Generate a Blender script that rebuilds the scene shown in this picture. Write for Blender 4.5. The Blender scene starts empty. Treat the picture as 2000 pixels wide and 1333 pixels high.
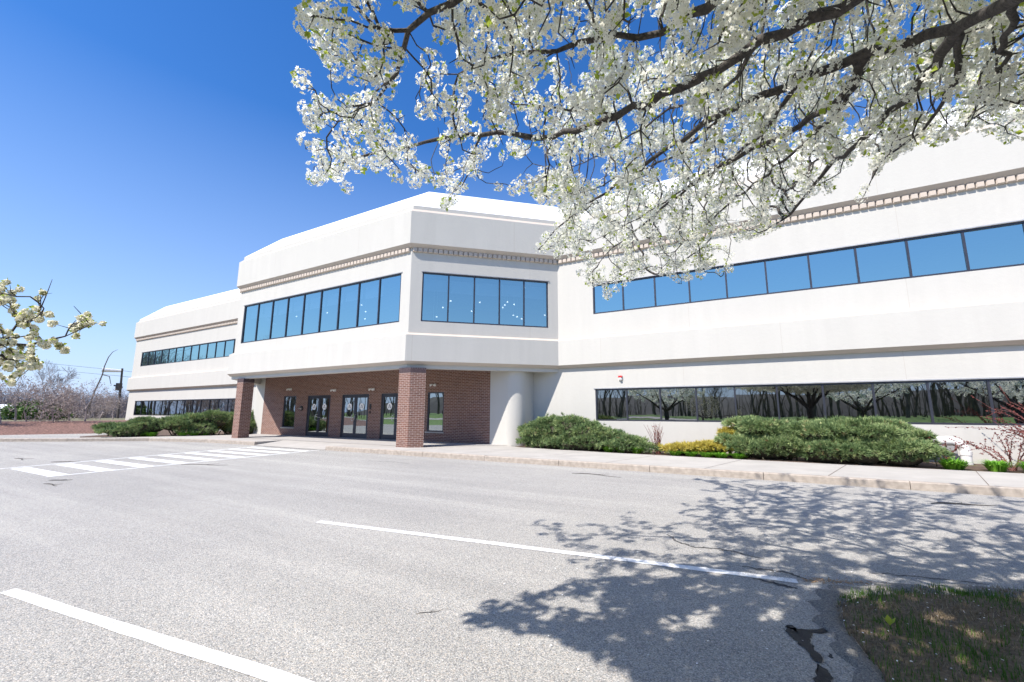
import bpy, math, random
import numpy as np
from mathutils import Vector, Matrix, kdtree
random.seed(7); RNG = np.random.default_rng(7)
C = bpy.context.scene.collection
PI = math.pi

# ------------------------------------------------------------------ camera geometry
F_PX, CXP, CYP = 862.96, 1000.0, 666.5          # focal length in photo pixels, principal point
PITCH, ROLL, YAW, H = 0.164797, 0.004819, 0.529835, 1.375
def cam_dir(v):
    cr, sr = math.cos(ROLL), math.sin(ROLL)
    v = (cr*v[0]-sr*v[1], sr*v[0]+cr*v[1], v[2])
    cp, sp = math.cos(PITCH), math.sin(PITCH)
    up, fw = cp*v[1]+sp*v[2], cp*v[2]-sp*v[1]
    cy, sy = math.cos(YAW), math.sin(YAW)
    return Vector((v[0]*cy-fw*sy, v[0]*sy+fw*cy, up))
RX, UY, FZ = cam_dir((1,0,0)), cam_dir((0,1,0)), cam_dir((0,0,1))
def ray(px, py): return cam_dir(((px-CXP)/F_PX, -(py-CYP)/F_PX, 1.0))
def at(px, py, z):                                # point of the place at height z
    r = ray(px, py); return r*((z-H)/r.z)+Vector((0,0,H))
def atd(px, py, d):                               # point at horizontal distance d
    r = ray(px, py); return r*(d/math.hypot(r.x, r.y))+Vector((0,0,H))
def proj(p):
    v = Vector(p)-Vector((0,0,H)); c = v.dot(FZ)
    if c < 0.2: return None
    return CXP+F_PX*v.dot(RX)/c, CYP-F_PX*v.dot(UY)/c

# ------------------------------------------------------------------ materials
def new_mat(name):
    m = bpy.data.materials.new(name); m.use_nodes = True
    nt = m.node_tree; nt.nodes.clear()
    out = nt.nodes.new('ShaderNodeOutputMaterial')
    return m, nt, out
class N:
    """tiny node helper"""
    def __init__(s, nt): s.nt = nt
    def __call__(s, typ, ins=None, **kw):
        n = s.nt.nodes.new(typ)
        for k, v in kw.items(): setattr(n, k, v)
        for k, v in (ins or {}).items():
            sock = n.inputs[k]
            if isinstance(v, bpy.types.NodeSocket): s.nt.links.new(v, sock)
            else:
                if hasattr(sock.default_value, '__len__') and isinstance(v, (tuple, list)) and len(v) == 3 and len(sock.default_value) == 4: v = (*v, 1)
                sock.default_value = v
        return n
    def ramp(s, fac, stops, interp='LINEAR'):
        n = s.nt.nodes.new('ShaderNodeValToRGB'); n.color_ramp.interpolation = interp
        e = n.color_ramp.elements
        while len(e) < len(stops): e.new(0.5)
        for el, (p, c) in zip(e, stops):
            el.position = p; el.color = (*c, 1) if len(c) == 3 else c
        s.nt.links.new(fac, n.inputs[0]); return n.outputs[0]
    def mix(s, fac, a, b, mode='MIX'):
        n = s.nt.nodes.new('ShaderNodeMix'); n.data_type = 'RGBA'; n.blend_type = mode
        for i, v in ((0, fac), (6, a), (7, b)):
            if isinstance(v, bpy.types.NodeSocket): s.nt.links.new(v, n.inputs[i])
            else: n.inputs[i].default_value = v if not isinstance(v, tuple) else ((*v, 1) if len(v) == 3 else v)
        return n.outputs[2]
    def math(s, op, a, b=0.0):
        n = s.nt.nodes.new('ShaderNodeMath'); n.operation = op
        for i, v in ((0, a), (1, b)):
            if isinstance(v, bpy.types.NodeSocket): s.nt.links.new(v, n.inputs[i])
            else: n.inputs[i].default_value = v
        return n.outputs[0]
    def noise(s, vec, scale, detail=4, rough=0.55):
        n = s('ShaderNodeTexNoise', {'Scale': scale, 'Detail': detail, 'Roughness': rough})
        if vec is not None: s.nt.links.new(vec, n.inputs['Vector'])
        return n.outputs[0]
def simple(name, col, rough=0.6, metal=0.0, var=0.12, scale=6.0, bump=0.0, bscale=60, spec=0.5):
    m, nt, out = new_mat(name); n = N(nt)
    geo = n('ShaderNodeNewGeometry'); pos = geo.outputs['Position']
    f = n.noise(pos, scale)
    c = n.ramp(f, [(0.3, tuple(x*(1-var) for x in col)), (0.7, tuple(min(1, x*(1+var)) for x in col))])
    b = n('ShaderNodeBsdfPrincipled', {'Base Color': c, 'Roughness': rough, 'Metallic': metal, 'Specular IOR Level': spec})
    if bump:
        bp = n('ShaderNodeBump', {'Height': n.noise(pos, bscale, 3), 'Strength': bump, 'Distance': 0.01})
        nt.links.new(bp.outputs[0], b.inputs['Normal'])
    nt.links.new(b.outputs[0], out.inputs[0]); return m

def stucco(name, col, joints=()):
    """acrylic render: fine trowel grain, faint run-down streaks, thin control joints"""
    m, nt, out = new_mat(name); n = N(nt)
    pos = n('ShaderNodeNewGeometry').outputs['Position']
    mp = n('ShaderNodeMapping', {'Vector': pos, 'Scale': (1.0, 1.0, 0.12)})
    streak = n.noise(mp.outputs[0], 2.2, 5, 0.6)
    blot = n.noise(pos, 0.45, 4)
    c = n.ramp(streak, [(0.25, tuple(x*0.93 for x in col)), (0.6, col)])
    c = n.mix(n.ramp(blot, [(0.4, (0, 0, 0)), (0.75, (1, 1, 1))]), c, tuple(x*0.965 for x in col))
    if joints:
        sep = n('ShaderNodeSeparateXYZ', {0: pos})
        for x0, step, z0, z1 in joints:
            t = n.math('MODULO', n.math('ADD', sep.outputs[0], 600-x0), step)
            near = n.math('LESS_THAN', t, 0.010)
            zz = n.math('MULTIPLY', n.math('GREATER_THAN', sep.outputs[2], z0), n.math('LESS_THAN', sep.outputs[2], z1))
            c = n.mix(n.math('MULTIPLY', n.math('MULTIPLY', near, zz), 0.75), c, (0.42, 0.38, 0.33))
    b = n('ShaderNodeBsdfPrincipled', {'Base Color': c, 'Roughness': 0.9, 'Specular IOR Level': 0.2})
    h1 = n.noise(pos, 90, 3); h2 = n.noise(pos, 9, 3)
    hh = n.math('ADD', h1, n.math('MULTIPLY', h2, 1.6))
    bp = n('ShaderNodeBump', {'Height': hh, 'Strength': 0.22, 'Distance': 0.012})
    nt.links.new(bp.outputs[0], b.inputs['Normal'])
    nt.links.new(b.outputs[0], out.inputs[0]); return m

def brick_mat(name):
    m, nt, out = new_mat(name); n = N(nt)
    uv = n('ShaderNodeUVMap'); uv.uv_map = 'UV'
    bt = n('ShaderNodeTexBrick', {'Vector': uv.outputs[0], 'Color1': (0, 0, 0), 'Color2': (1, 1, 1), 'Mortar': (0.5, 0.5, 0.5), 'Scale': 1.0,
        'Mortar Size': 0.0055, 'Mortar Smooth': 0.15, 'Bias': 0.0, 'Brick Width': 0.2032, 'Row Height': 0.0677})
    bt.offset = 0.5; bt.squash = 1.0
    bc = n.ramp(bt.outputs[0], [(0.0, (0.105, 0.055, 0.046)), (0.25, (0.165, 0.08, 0.06)), (0.5, (0.195, 0.095, 0.072)), (0.72, (0.145, 0.082, 0.074)), (1.0, (0.225, 0.125, 0.095))])
    grain = n.noise(uv.outputs[0], 60, 4)
    bc = n.mix(0.35, bc, n.ramp(grain, [(0.3, (0.1, 0.045, 0.035)), (0.7, (0.3, 0.14, 0.1))]))
    mort = n.ramp(n.noise(uv.outputs[0], 9), [(0.3, (0.40, 0.33, 0.28)), (0.7, (0.56, 0.48, 0.42))])
    c = n.mix(bt.outputs[1], bc, mort)
    b = n('ShaderNodeBsdfPrincipled', {'Base Color': c, 'Roughness': 0.85, 'Specular IOR Level': 0.25})
    bp = n('ShaderNodeBump', {'Height': n.math('SUBTRACT', n.math('MULTIPLY', grain, 0.25), bt.outputs[1]), 'Strength': 0.5, 'Distance': 0.006})
    nt.links.new(bp.outputs[0], b.inputs['Normal'])
    nt.links.new(b.outputs[0], out.inputs[0]); return m

def asphalt_mat(name, dark=1.0):
    m, nt, out = new_mat(name); n = N(nt)
    pos = n('ShaderNodeNewGeometry').outputs['Position']
    v1 = n('ShaderNodeTexVoronoi', {'Vector': pos, 'Scale': 125.0}); v1.voronoi_dimensions = '3D'
    v2 = n('ShaderNodeTexVoronoi', {'Vector': pos, 'Scale': 260.0})
    sep = n('ShaderNodeSeparateColor', {0: v1.outputs['Color']})
    sep2 = n('ShaderNodeSeparateColor', {0: v2.outputs['Color']})
    d = dark
    st = n.ramp(sep.outputs[0], [(0.0, (0.27*d, 0.267*d, 0.262*d)), (0.3, (0.40*d, 0.394*d, 0.375*d)), (0.62, (0.48*d, 0.47*d, 0.435*d)), (0.86, (0.53*d, 0.475*d, 0.41*d)), (1.0, (0.66*d, 0.64*d, 0.61*d))])
    edge = n.ramp(v1.outputs['Distance'], [(0.35, (1, 1, 1)), (0.85, (0.62, 0.62, 0.62))])
    st = n.mix(1.0, st, edge, 'MULTIPLY')
    fine = n.ramp(sep2.outputs[1], [(0, (0.84, 0.84, 0.84)), (1, (1.16, 1.16, 1.16))])
    st = n.mix(1.0, st, fine, 'MULTIPLY')
    big = n.noise(pos, 0.22, 5, 0.6)
    st = n.mix(1.0, st, n.ramp(big, [(0.3, (0.88, 0.88, 0.89)), (0.7, (1.07, 1.065, 1.05))]), 'MULTIPLY')
    mp = n('ShaderNodeMapping', {'Vector': pos, 'Rotation': (0, 0, 0.12), 'Scale': (0.07, 1.1, 1)})
    wear = n.noise(mp.outputs[0], 1.3, 5, 0.6)
    st = n.mix(1.0, st, n.ramp(wear, [(0.3, (0.91, 0.91, 0.91)), (0.52, (1, 1, 1)), (0.70, (1.16, 1.155, 1.14))]), 'MULTIPLY')
    b = n('ShaderNodeBsdfPrincipled', {'Base Color': st, 'Roughness': 0.9, 'Specular IOR Level': 0.2})
    bp = n('ShaderNodeBump', {'Height': v1.outputs['Distance'], 'Strength': 0.55, 'Distance': 0.006}); bp.invert = True
    nt.links.new(bp.outputs[0], b.inputs['Normal'])
    nt.links.new(b.outputs[0], out.inputs[0]); return m

def attr_mat(name, stops, rough=0.6, trans=0.0, spec=0.3, noise=0.0):
    """leaf, needle and petal colours vary from piece to piece through the face attribute 'rnd'"""
    m, nt, out = new_mat(name); n = N(nt)
    a = n('ShaderNodeAttribute'); a.attribute_name = 'rnd'
    c = n.ramp(a.outputs['Fac'], stops)
    if noise:
        pos = n('ShaderNodeNewGeometry').outputs['Position']
        c = n.mix(1.0, c, n.ramp(n.noise(pos, noise, 3), [(0.3, (0.75, 0.75, 0.75)), (0.7, (1.2, 1.2, 1.15))]), 'MULTIPLY')
    b = n('ShaderNodeBsdfPrincipled', {'Base Color': c, 'Roughness': rough, 'Specular IOR Level': spec})
    if trans:
        t = n('ShaderNodeBsdfTranslucent', {'Color': c})
        mx = n('ShaderNodeMixShader', {0: trans}); nt.links.new(b.outputs[0], mx.inputs[1]); nt.links.new(t.outputs[0], mx.inputs[2])
        nt.links.new(mx.outputs[0], out.inputs[0])
    else: nt.links.new(b.outputs[0], out.inputs[0])
    return m

def glass_mat(name, tint, refl, through):
    """coated solar glass: a mirror coat over a tinted, see-through pane"""
    m, nt, out = new_mat(name); n = N(nt)
    pos = n('ShaderNodeNewGeometry').outputs['Position']
    bp = n('ShaderNodeBump', {'Height': n.noise(pos, 0.9, 2), 'Strength': 0.05, 'Distance': 0.02})
    g = n('ShaderNodeBsdfGlossy', {'Color': tint, 'Roughness': 0.01, 'Normal': bp.outputs[0]})
    t = n('ShaderNodeBsdfTransparent', {'Color': through})
    fr = n('ShaderNodeFresnel', {'IOR': 1.5})
    fac = n.math('MINIMUM', n.math('ADD', refl, n.math('MULTIPLY', fr.outputs[0], 0.9)), 0.95)
    mx = n('ShaderNodeMixShader', {0: fac}); nt.links.new(t.outputs[0], mx.inputs[1]); nt.links.new(g.outputs[0], mx.inputs[2])
    nt.links.new(mx.outputs[0], out.inputs[0]); return m

M = {}
M['stucco'] = stucco('white_render', (0.535, 0.517, 0.475))
M['stucco_wall'] = stucco('white_render_jointed', (0.535, 0.517, 0.475), [(-3.5, 6.1, 3.3, 4.5), (-0.2, 6.1, 4.5, 8.2), (-0.6, 6.1, 8.1, 9.6), (-0.5, 6.1, 2.4, 3.3)])
M['cream'] = stucco('cream_trim', (0.54, 0.465, 0.395))
M['roof'] = simple('white_roof_membrane', (0.82, 0.82, 0.82), 0.7, var=0.03, scale=0.8)
M['brick'] = brick_mat('brown_brick')
M['soldier'] = simple('dark_soldier_brick', (0.075, 0.05, 0.055), 0.8, var=0.3, scale=14)
M['frame'] = simple('dark_anodised_frame', (0.055, 0.058, 0.075), 0.38, 0.5, var=0.1, spec=0.5)
M['flash'] = simple('grey_flashing', (0.42, 0.42, 0.43), 0.5, 0.5)
M['glass_up'] = glass_mat('blue_solar_glass', (0.62, 0.87, 0.86), 0.56, (0.52, 0.64, 0.72))
M['glass_low'] = glass_mat('bronze_solar_glass', (0.70, 0.74, 0.76), 0.40, (0.10, 0.11, 0.12))
M['glass_door'] = glass_mat('door_glass', (0.80, 0.88, 0.90), 0.42, (0.30, 0.32, 0.33))
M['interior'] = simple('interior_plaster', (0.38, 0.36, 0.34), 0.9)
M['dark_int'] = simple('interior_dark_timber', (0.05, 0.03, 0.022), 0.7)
M['blind'] = simple('roller_blind', (0.75, 0.74, 0.76), 0.8, var=0.02)
M['asphalt'] = asphalt_mat('worn_asphalt', 0.92)
M['asphalt_dark'] = asphalt_mat('rough_asphalt', 0.5)
def paint_mat():
    m, nt, out = new_mat('white_road_paint'); n = N(nt); pos = n('ShaderNodeNewGeometry').outputs['Position']
    w1 = n.noise(pos, 95, 3, .6); w2 = n.noise(pos, 5, 4, .65); wear = n.math('ADD', n.math('MULTIPLY', w1, .55), n.math('MULTIPLY', w2, .45))
    c = n.ramp(wear, [(.40, (.40, .39, .375)), (.45, (.74, .74, .735)), (.62, (.82, .82, .815))])
    b = n('ShaderNodeBsdfPrincipled', {'Base Color': c, 'Roughness': .75, 'Specular IOR Level': .25}); bp = n('ShaderNodeBump', {'Height': w1, 'Strength': .35, 'Distance': .006})
    nt.links.new(bp.outputs[0], b.inputs['Normal']); nt.links.new(b.outputs[0], out.inputs[0]); return m
M['paint'] = paint_mat()
M['concrete'] = simple('pale_concrete', (0.40, 0.375, 0.34), 0.9, var=0.09, scale=1.4, bump=0.15, bscale=90)
M['kerb'] = simple('tan_kerb_stone', (0.36, 0.31, 0.26), 0.9, var=0.2, scale=9, bump=0.5, bscale=45)
M['mulch'] = simple('bark_mulch', (0.17, 0.092, 0.072), 0.95, var=0.7, scale=11, bump=1.0, bscale=16)
M['soil'] = simple('bed_soil', (0.10, 0.065, 0.045), 0.95, var=0.4, scale=22, bump=0.9, bscale=30)
M['lawn'] = simple('lawn_green', (0.12, 0.20, 0.04), 0.95, var=0.45, scale=3, bump=0.6, bscale=40)
M['thatch'] = simple('dry_thatch', (0.15, 0.112, 0.07), 0.95, var=0.4, scale=34, bump=0.8, bscale=60)
M['far'] = simple('far_field', (0.16, 0.15, 0.085), 0.95, var=0.3, scale=0.4)
M['wet'] = simple('damp_tar', (0.040, 0.039, 0.039), 0.7, var=0.3, scale=14, spec=0.15, bump=.6, bscale=80)
M['crackfill'] = simple('old_crack_filler', (0.085,0.083,0.083), .9, var=.4, scale=30)
M['bark'] = simple('dark_bark', (0.058, 0.051, 0.046), 0.9, var=0.5, scale=38, bump=1.0, bscale=70)
M['twig'] = simple('grey_bare_twig', (0.27, 0.23, 0.225), 0.9, var=0.3, scale=3)
M['woodtrunk'] = simple('grey_brown_woodland_bark', (0.16, 0.125, 0.095), 0.95, var=0.4, scale=2)
M['redtwig'] = simple('red_brown_stem', (0.17, 0.065, 0.055), 0.8, var=0.35, scale=20)
M['petal'] = attr_mat('white_petals', [(0.0, (0.78, 0.78, 0.66)), (0.25, (0.89, 0.89, 0.80)), (0.9, (0.92, 0.92, 0.86)), (0.93, (0.36, 0.34, 0.20)), (1.0, (0.24, 0.20, 0.13))], 0.7, 0.6, 0.1)
M['cpetal'] = attr_mat('cream_petals', [(0.0, (0.82, 0.80, 0.64)), (0.3, (0.90, 0.88, 0.74)), (0.9, (0.93, 0.91, 0.80)), (0.93, (0.40, 0.42, 0.16)), (1.0, (0.30, 0.30, 0.13))], 0.7, 0.35, 0.15)
M['pearleaf'] = attr_mat('young_leaf', [(0.0, (0.26, 0.36, 0.04)), (0.6, (0.42, 0.50, 0.07)), (1.0, (0.56, 0.56, 0.13))], 0.5, 0.45, 0.3)
M['juniper'] = attr_mat('juniper_needles', [(0.0, (0.085, 0.15, 0.06)), (0.4, (0.225, 0.31, 0.13)), (0.72, (0.40, 0.48, 0.21)), (0.93, (0.52, 0.56, 0.29)), (1.0, (0.34, 0.20, 0.11))], 0.7, 0.18, 0.2)
M['gold'] = attr_mat('golden_needles', [(0.0, (0.42, 0.36, 0.06)), (0.6, (0.66, 0.55, 0.13)), (1.0, (0.74, 0.66, 0.26))], 0.6, 0.25, 0.2)
M['daylily'] = attr_mat('daylily_blades', [(0.0, (0.10, 0.28, 0.02)), (0.6, (0.20, 0.46, 0.035)), (1.0, (0.32, 0.55, 0.09))], 0.5, 0.35, 0.3)
M['barberry'] = attr_mat('dark_red_leaf', [(0.0, (0.13, 0.03, 0.03)), (0.7, (0.24, 0.07, 0.06)), (1.0, (0.33, 0.13, 0.10))], 0.6, 0.25, 0.2)
M['grass'] = attr_mat('mixed_grass', [(0.0, (0.055, 0.13, 0.02)), (0.45, (0.10, 0.19, 0.03)), (0.5, (0.15, 0.115, 0.07)), (0.85, (0.24, 0.19, 0.12)), (1.0, (0.38, 0.32, 0.22))], 0.7, 0.3, 0.2)
M['hedge'] = attr_mat('hedge_leaf', [(0.0, (0.04, 0.10, 0.02)), (1.0, (0.14, 0.22, 0.06))], 0.6, 0.25, 0.2)
M['budhaze'] = attr_mat('spring_buds', [(0.0, (0.27, 0.225, 0.21)), (1.0, (0.50, 0.43, 0.40))], 0.8, 0.3, 0.2)
M['steel'] = simple('brushed_steel', (0.62, 0.62, 0.62), 0.3, 0.9, var=0.05)
M['white_plastic'] = simple('white_plastic', (0.78, 0.77, 0.75), 0.45, var=0.04)
M['black_plastic'] = simple('black_plastic', (0.02, 0.02, 0.022), 0.45)
M['red_plastic'] = simple('red_lens', (0.62, 0.03, 0.03), 0.3)
M['decal'] = simple('white_decal', (0.90, 0.90, 0.89), 0.6, var=0.02)
M['decal_ink'] = simple('dark_decal_ink', (0.03, 0.03, 0.035), 0.6)
M['lampglow'], _nt, _o = new_mat('lit_ceiling_lamp')
_e = _nt.nodes.new('ShaderNodeEmission'); _e.inputs[0].default_value = (1, 0.93, 0.82, 1); _e.inputs[1].default_value = 2.2
_nt.links.new(_e.outputs[0], _o.inputs[0])
M['pole'] = simple('weathered_pole', (0.10, 0.085, 0.075), 0.9, var=0.3, scale=4)
M['wire'] = simple('overhead_wire', (0.12, 0.13, 0.15), 0.6)
M['farwall'] = simple('pale_far_wall', (0.62, 0.64, 0.66), 0.8, var=0.05)

# ------------------------------------------------------------------ mesh helpers
class Soup:
    """collects vertices, faces and a per-face random value; build() links ONE mesh object"""
    def __init__(s): s.v = []; s.f = {}; s.r = {}; s.uv = {}; s.n = 0; s.mi = {}
    def add(s, verts, faces, rnd=None, mi=0, uv=None):
        verts = np.asarray(verts, float).reshape(-1, 3); faces = np.asarray(faces, int)
        if faces.ndim == 1: faces = faces[None]
        k = faces.shape[1]
        s.v.append(verts); s.f.setdefault(k, []).append(faces+s.n)
        s.r.setdefault(k, []).append(np.full(len(faces), 0.5) if rnd is None else np.broadcast_to(np.asarray(rnd, float), (len(faces),)))
        s.mi.setdefault(k, []).append(np.full(len(faces), mi, int))
        s.uv.setdefault(k, []).append(np.zeros((len(faces), k, 2)) if uv is None else np.asarray(uv, float).reshape(len(faces), k, 2))
        s.n += len(verts); return s
    def quad(s, a, b, c, d, mi=0, uv=None): return s.add([a, b, c, d], [[0, 1, 2, 3]], mi=mi, uv=uv)
    def box(s, lo, hi, mi=0, M4=None, skip=''):
        x0, y0, z0 = lo; x1, y1, z1 = hi
        v = np.array([(x0,y0,z0),(x1,y0,z0),(x1,y1,z0),(x0,y1,z0),(x0,y0,z1),(x1,y0,z1),(x1,y1,z1),(x0,y1,z1)], float)
        if M4 is not None:
            A = np.array(M4); v = v@A[:3, :3].T+A[:3, 3]
        return s.add(v, [(0,3,2,1),(4,5,6,7),(0,1,5,4),(1,2,6,5),(2,3,7,6),(3,0,4,7)], mi=mi)
    def tube(s, pts, rads, sides=6, cap=True, mi=0, rnd=None):
        pts = [Vector(p) for p in pts]
        rings = []; prev = None
        for i, p in enumerate(pts):
            t = (pts[min(i+1, len(pts)-1)]-pts[max(i-1, 0)])
            if t.length < 1e-9: t = Vector((0, 0, 1))
            t.normalize()
            u = (prev-t*prev.dot(t)) if prev is not None else t.orthogonal()
            if u.length < 1e-6: u = t.orthogonal()
            u.normalize(); prev = u; w = t.cross(u)
            r = rads[i] if hasattr(rads, '__len__') else rads
            rings += [p+u*(r*math.cos(2*PI*k/sides))+w*(r*math.sin(2*PI*k/sides)) for k in range(sides)]
        f = [(i*sides+k, i*sides+(k+1) % sides, (i+1)*sides+(k+1) % sides, (i+1)*sides+k) for i in range(len(pts)-1) for k in range(sides)]
        s.add([tuple(x) for x in rings], f, rnd=rnd, mi=mi)
        if cap and sides > 2:
            base = np.array([tuple(x) for x in rings])
            s.add(base[:sides][::-1], [list(range(sides))], mi=mi, rnd=rnd); s.add(base[-sides:], [list(range(sides))], mi=mi, rnd=rnd)
        return s
    def prism(s, poly, z0, z1, mi=0, top_mi=None):
        n_ = len(poly); lo = [(x, y, z0) for x, y in poly]; hi = [(x, y, z1) for x, y in poly]
        s.add(hi, [list(range(n_))], mi=mi if top_mi is None else top_mi)
        s.add(lo[::-1], [list(range(n_))], mi=mi)
        s.add(lo+hi, [(i, (i+1) % n_, n_+(i+1) % n_, n_+i) for i in range(n_)], mi=mi); return s
    def inst(s, tv, tf, A, T, rnd):
        """copies of a template: tv (V,3), tf {k: (faces, base_rnd)}, A (N,3,3), T (N,3)"""
        Nn, V = len(T), len(tv)
        v = np.einsum('nij,vj->nvi', A, tv)+T[:, None, :]
        s.v.append(v.reshape(-1, 3))
        for k, (ff, rr) in tf.items():
            fs = (ff[None]+(np.arange(Nn)*V)[:, None, None]).reshape(-1, k)+s.n
            s.f.setdefault(k, []).append(fs)
            rv = rr[None, :]+np.where(rr[None, :] < 0.9, rnd[:, None], 0)
            s.r.setdefault(k, []).append(np.clip(rv, 0, 1).reshape(-1))
            s.mi.setdefault(k, []).append(np.zeros(len(fs), int)); s.uv.setdefault(k, []).append(np.zeros((len(fs), k, 2)))
        s.n += Nn*V; return s
    def mesh(s, name, mats, smooth=False, want_uv=False):
        me = bpy.data.meshes.new(name)
        v = np.concatenate(s.v); ks = sorted(s.f)
        lv = np.concatenate([np.concatenate(s.f[k]).reshape(-1) for k in ks])
        lt = np.concatenate([np.full(sum(len(a) for a in s.f[k]), k) for k in ks])
        ls = np.concatenate([[0], np.cumsum(lt)[:-1]])
        me.vertices.add(len(v)); me.vertices.foreach_set('co', v.astype(np.float32).reshape(-1))
        me.loops.add(len(lv)); me.loops.foreach_set('vertex_index', lv.astype(np.int32))
        me.polygons.add(len(lt)); me.polygons.foreach_set('loop_start', ls.astype(np.int32)); me.polygons.foreach_set('loop_total', lt.astype(np.int32))
        me.polygons.foreach_set('material_index', np.concatenate([np.concatenate(s.mi[k]) for k in ks]).astype(np.int32))
        me.polygons.foreach_set('use_smooth', np.full(len(lt), smooth))
        a = me.attributes.new('rnd', 'FLOAT', 'FACE'); a.data.foreach_set('value', np.concatenate([np.concatenate(s.r[k]) for k in ks]).astype(np.float32))
        if want_uv:
            u = me.uv_layers.new(name='UV'); u.data.foreach_set('uv', np.concatenate([np.concatenate(s.uv[k]).reshape(-1) for k in ks]).astype(np.float32))
        me.update(calc_edges=True)
        for m in (mats if isinstance(mats, (list, tuple)) else [mats]): me.materials.append(m)
        return me
    def build(s, name, mats, parent=None, smooth=False, want_uv=False, loc=None):
        o = bpy.data.objects.new(name, s.mesh(name, mats, smooth, want_uv)); C.objects.link(o)
        if parent is not None:
            o.parent = parent
            # parts are built in world coordinates under things whose Empty may stand elsewhere
            if parent.type == 'EMPTY': o.matrix_parent_inverse = Matrix.Translation(-Vector(parent.location))
        if loc is not None: o.location = loc
        return o
def thing(name, label, cat, loc=(0, 0, 0), group=None):
    o = bpy.data.objects.new(name, None); C.objects.link(o); o.location = loc; o.empty_display_size = 0.3
    return tag(o, label, cat, group)
def tag(o, label=None, cat=None, group=None, kind=None):
    if label: o['label'] = label
    if cat: o['category'] = cat
    if group: o['group'] = group
    if kind: o['kind'] = kind
    return o
def dup(root, loc, label=None, rz=0.0, scale=1.0):
    r = root.copy(); C.objects.link(r); r.location = loc; r.rotation_euler = (0, 0, rz); r.scale = (scale,)*3
    if label: r['label'] = label
    for ch in list(root.children):
        c = ch.copy(); C.objects.link(c); c.parent = r
        for g in ch.children:
            d = g.copy(); C.objects.link(d); d.parent = c
    return r

# ------------------------------------------------------------------ world and sun
SUN = Vector((0.41, 1.0, -1.37)).normalized()      # direction the light travels
elev = math.asin(-SUN.z); azim = math.atan2(-SUN.x, -SUN.y)
w = bpy.data.worlds.new('World'); bpy.context.scene.world = w; w.use_nodes = True
nt = w.node_tree; nt.nodes.clear(); n = N(nt)
sky = n('ShaderNodeTexSky'); sky.sky_type = 'NISHITA'; sky.sun_disc = False
sky.sun_elevation = elev; sky.sun_rotation = azim; sky.altitude = 0; sky.air_density = 1.0; sky.dust_density = 0.1; sky.ozone_density = 2.2
tc = n('ShaderNodeTexCoord'); sx = n('ShaderNodeSeparateXYZ', {0: tc.outputs['Generated']})
hz = n.ramp(sx.outputs[2], [(0.0, (1, 1, 1)), (0.16, (0.48, 0.48, 0.48)), (0.55, (0.0, 0.0, 0.0))])
skc = n.mix(hz, sky.outputs[0], (3.35, 4.05, 5.25))
hs = n('ShaderNodeHueSaturation', {'Hue': 0.510, 'Saturation': 1.34, 'Value': 1.0, 'Color': skc})
bg = n('ShaderNodeBackground', {'Color': hs.outputs[0], 'Strength': 0.137})
wo = n('ShaderNodeOutputWorld'); nt.links.new(bg.outputs[0], wo.inputs[0])
L = bpy.data.lights.new('sun', 'SUN'); L.energy = 5.0; L.angle = math.radians(0.53); L.color = (1.0, 0.945, 0.875)
lo = bpy.data.objects.new('sun', L); C.objects.link(lo); lo.rotation_euler = SUN.to_track_quat('-Z', 'Y').to_euler(); lo.location = (-10, -25, 35)

# ------------------------------------------------------------------ camera
cd = bpy.data.cameras.new('camera'); cam = bpy.data.objects.new('camera', cd); C.objects.link(cam)
cd.sensor_fit = 'HORIZONTAL'; cd.sensor_width = 36.0; cd.lens = F_PX/2000*36; cd.clip_end = 3000; cd.clip_start = 0.05
R3 = Matrix((RX, UY, -FZ)).transposed()
cam.matrix_world = Matrix.Translation((0, 0, H)) @ R3.to_4x4()
bpy.context.scene.camera = cam
vs = bpy.context.scene.view_settings; vs.view_transform = 'Standard'; vs.look = 'None'; vs.gamma = 1; vs.exposure = 0.62

# ================================================================== GROUND
s = Soup(); s.quad((-900,-900,-0.03),(900,-900,-0.03),(900,900,-0.03),(-900,900,-0.03)); tag(s.build('ground', M['far']), kind='structure')
s = Soup(); s.quad((-46,-9,0),(60,-9,0),(60,17.2,0),(-46,17.2,0)); tag(s.build('parking_lot', M['asphalt']), kind='structure')
# lawn that rises behind the camera
s = Soup(); NX, NY = 60, 26
xs = np.linspace(-150, 90, NX); ys = np.linspace(-8.6, -60, NY); vv = []
for y in ys:
    for x in xs:
        t = min(1, max(0, (-8.6-y)/22)); zz = 1.15*t*t*(3-2*t)+(0.0 if t == 0 else 0.12*math.sin(x*0.35)*t)+(-0.02 if t == 0 else 0.0)
        vv.append((x, y, zz))
s.add(vv, [(j*NX+i, (j+1)*NX+i, (j+1)*NX+i+1, j*NX+i+1) for j in range(NY-1) for i in range(NX-1)]); tag(s.build('lawn', M['lawn'], smooth=True), kind='structure')

def lawn_z(x, y):
    t = min(1, max(0, (-8.6-y)/22)); return 1.15*t*t*(3-2*t)+0.12*math.sin(x*0.35)*t
s = Soup(); K = 120; xs = np.linspace(-90, 60, K); vv = []
for x in xs:
    for w_ in (-1.2, 1.2): y = -21+2.5*math.sin(x*.09)+w_; vv.append((x, y, lawn_z(x, y)+.03))
s.add(vv, [(2*i, 2*i+2, 2*i+3, 2*i+1) for i in range(K-1)]); tag(s.build('path', M['concrete']), kind='structure')
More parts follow.
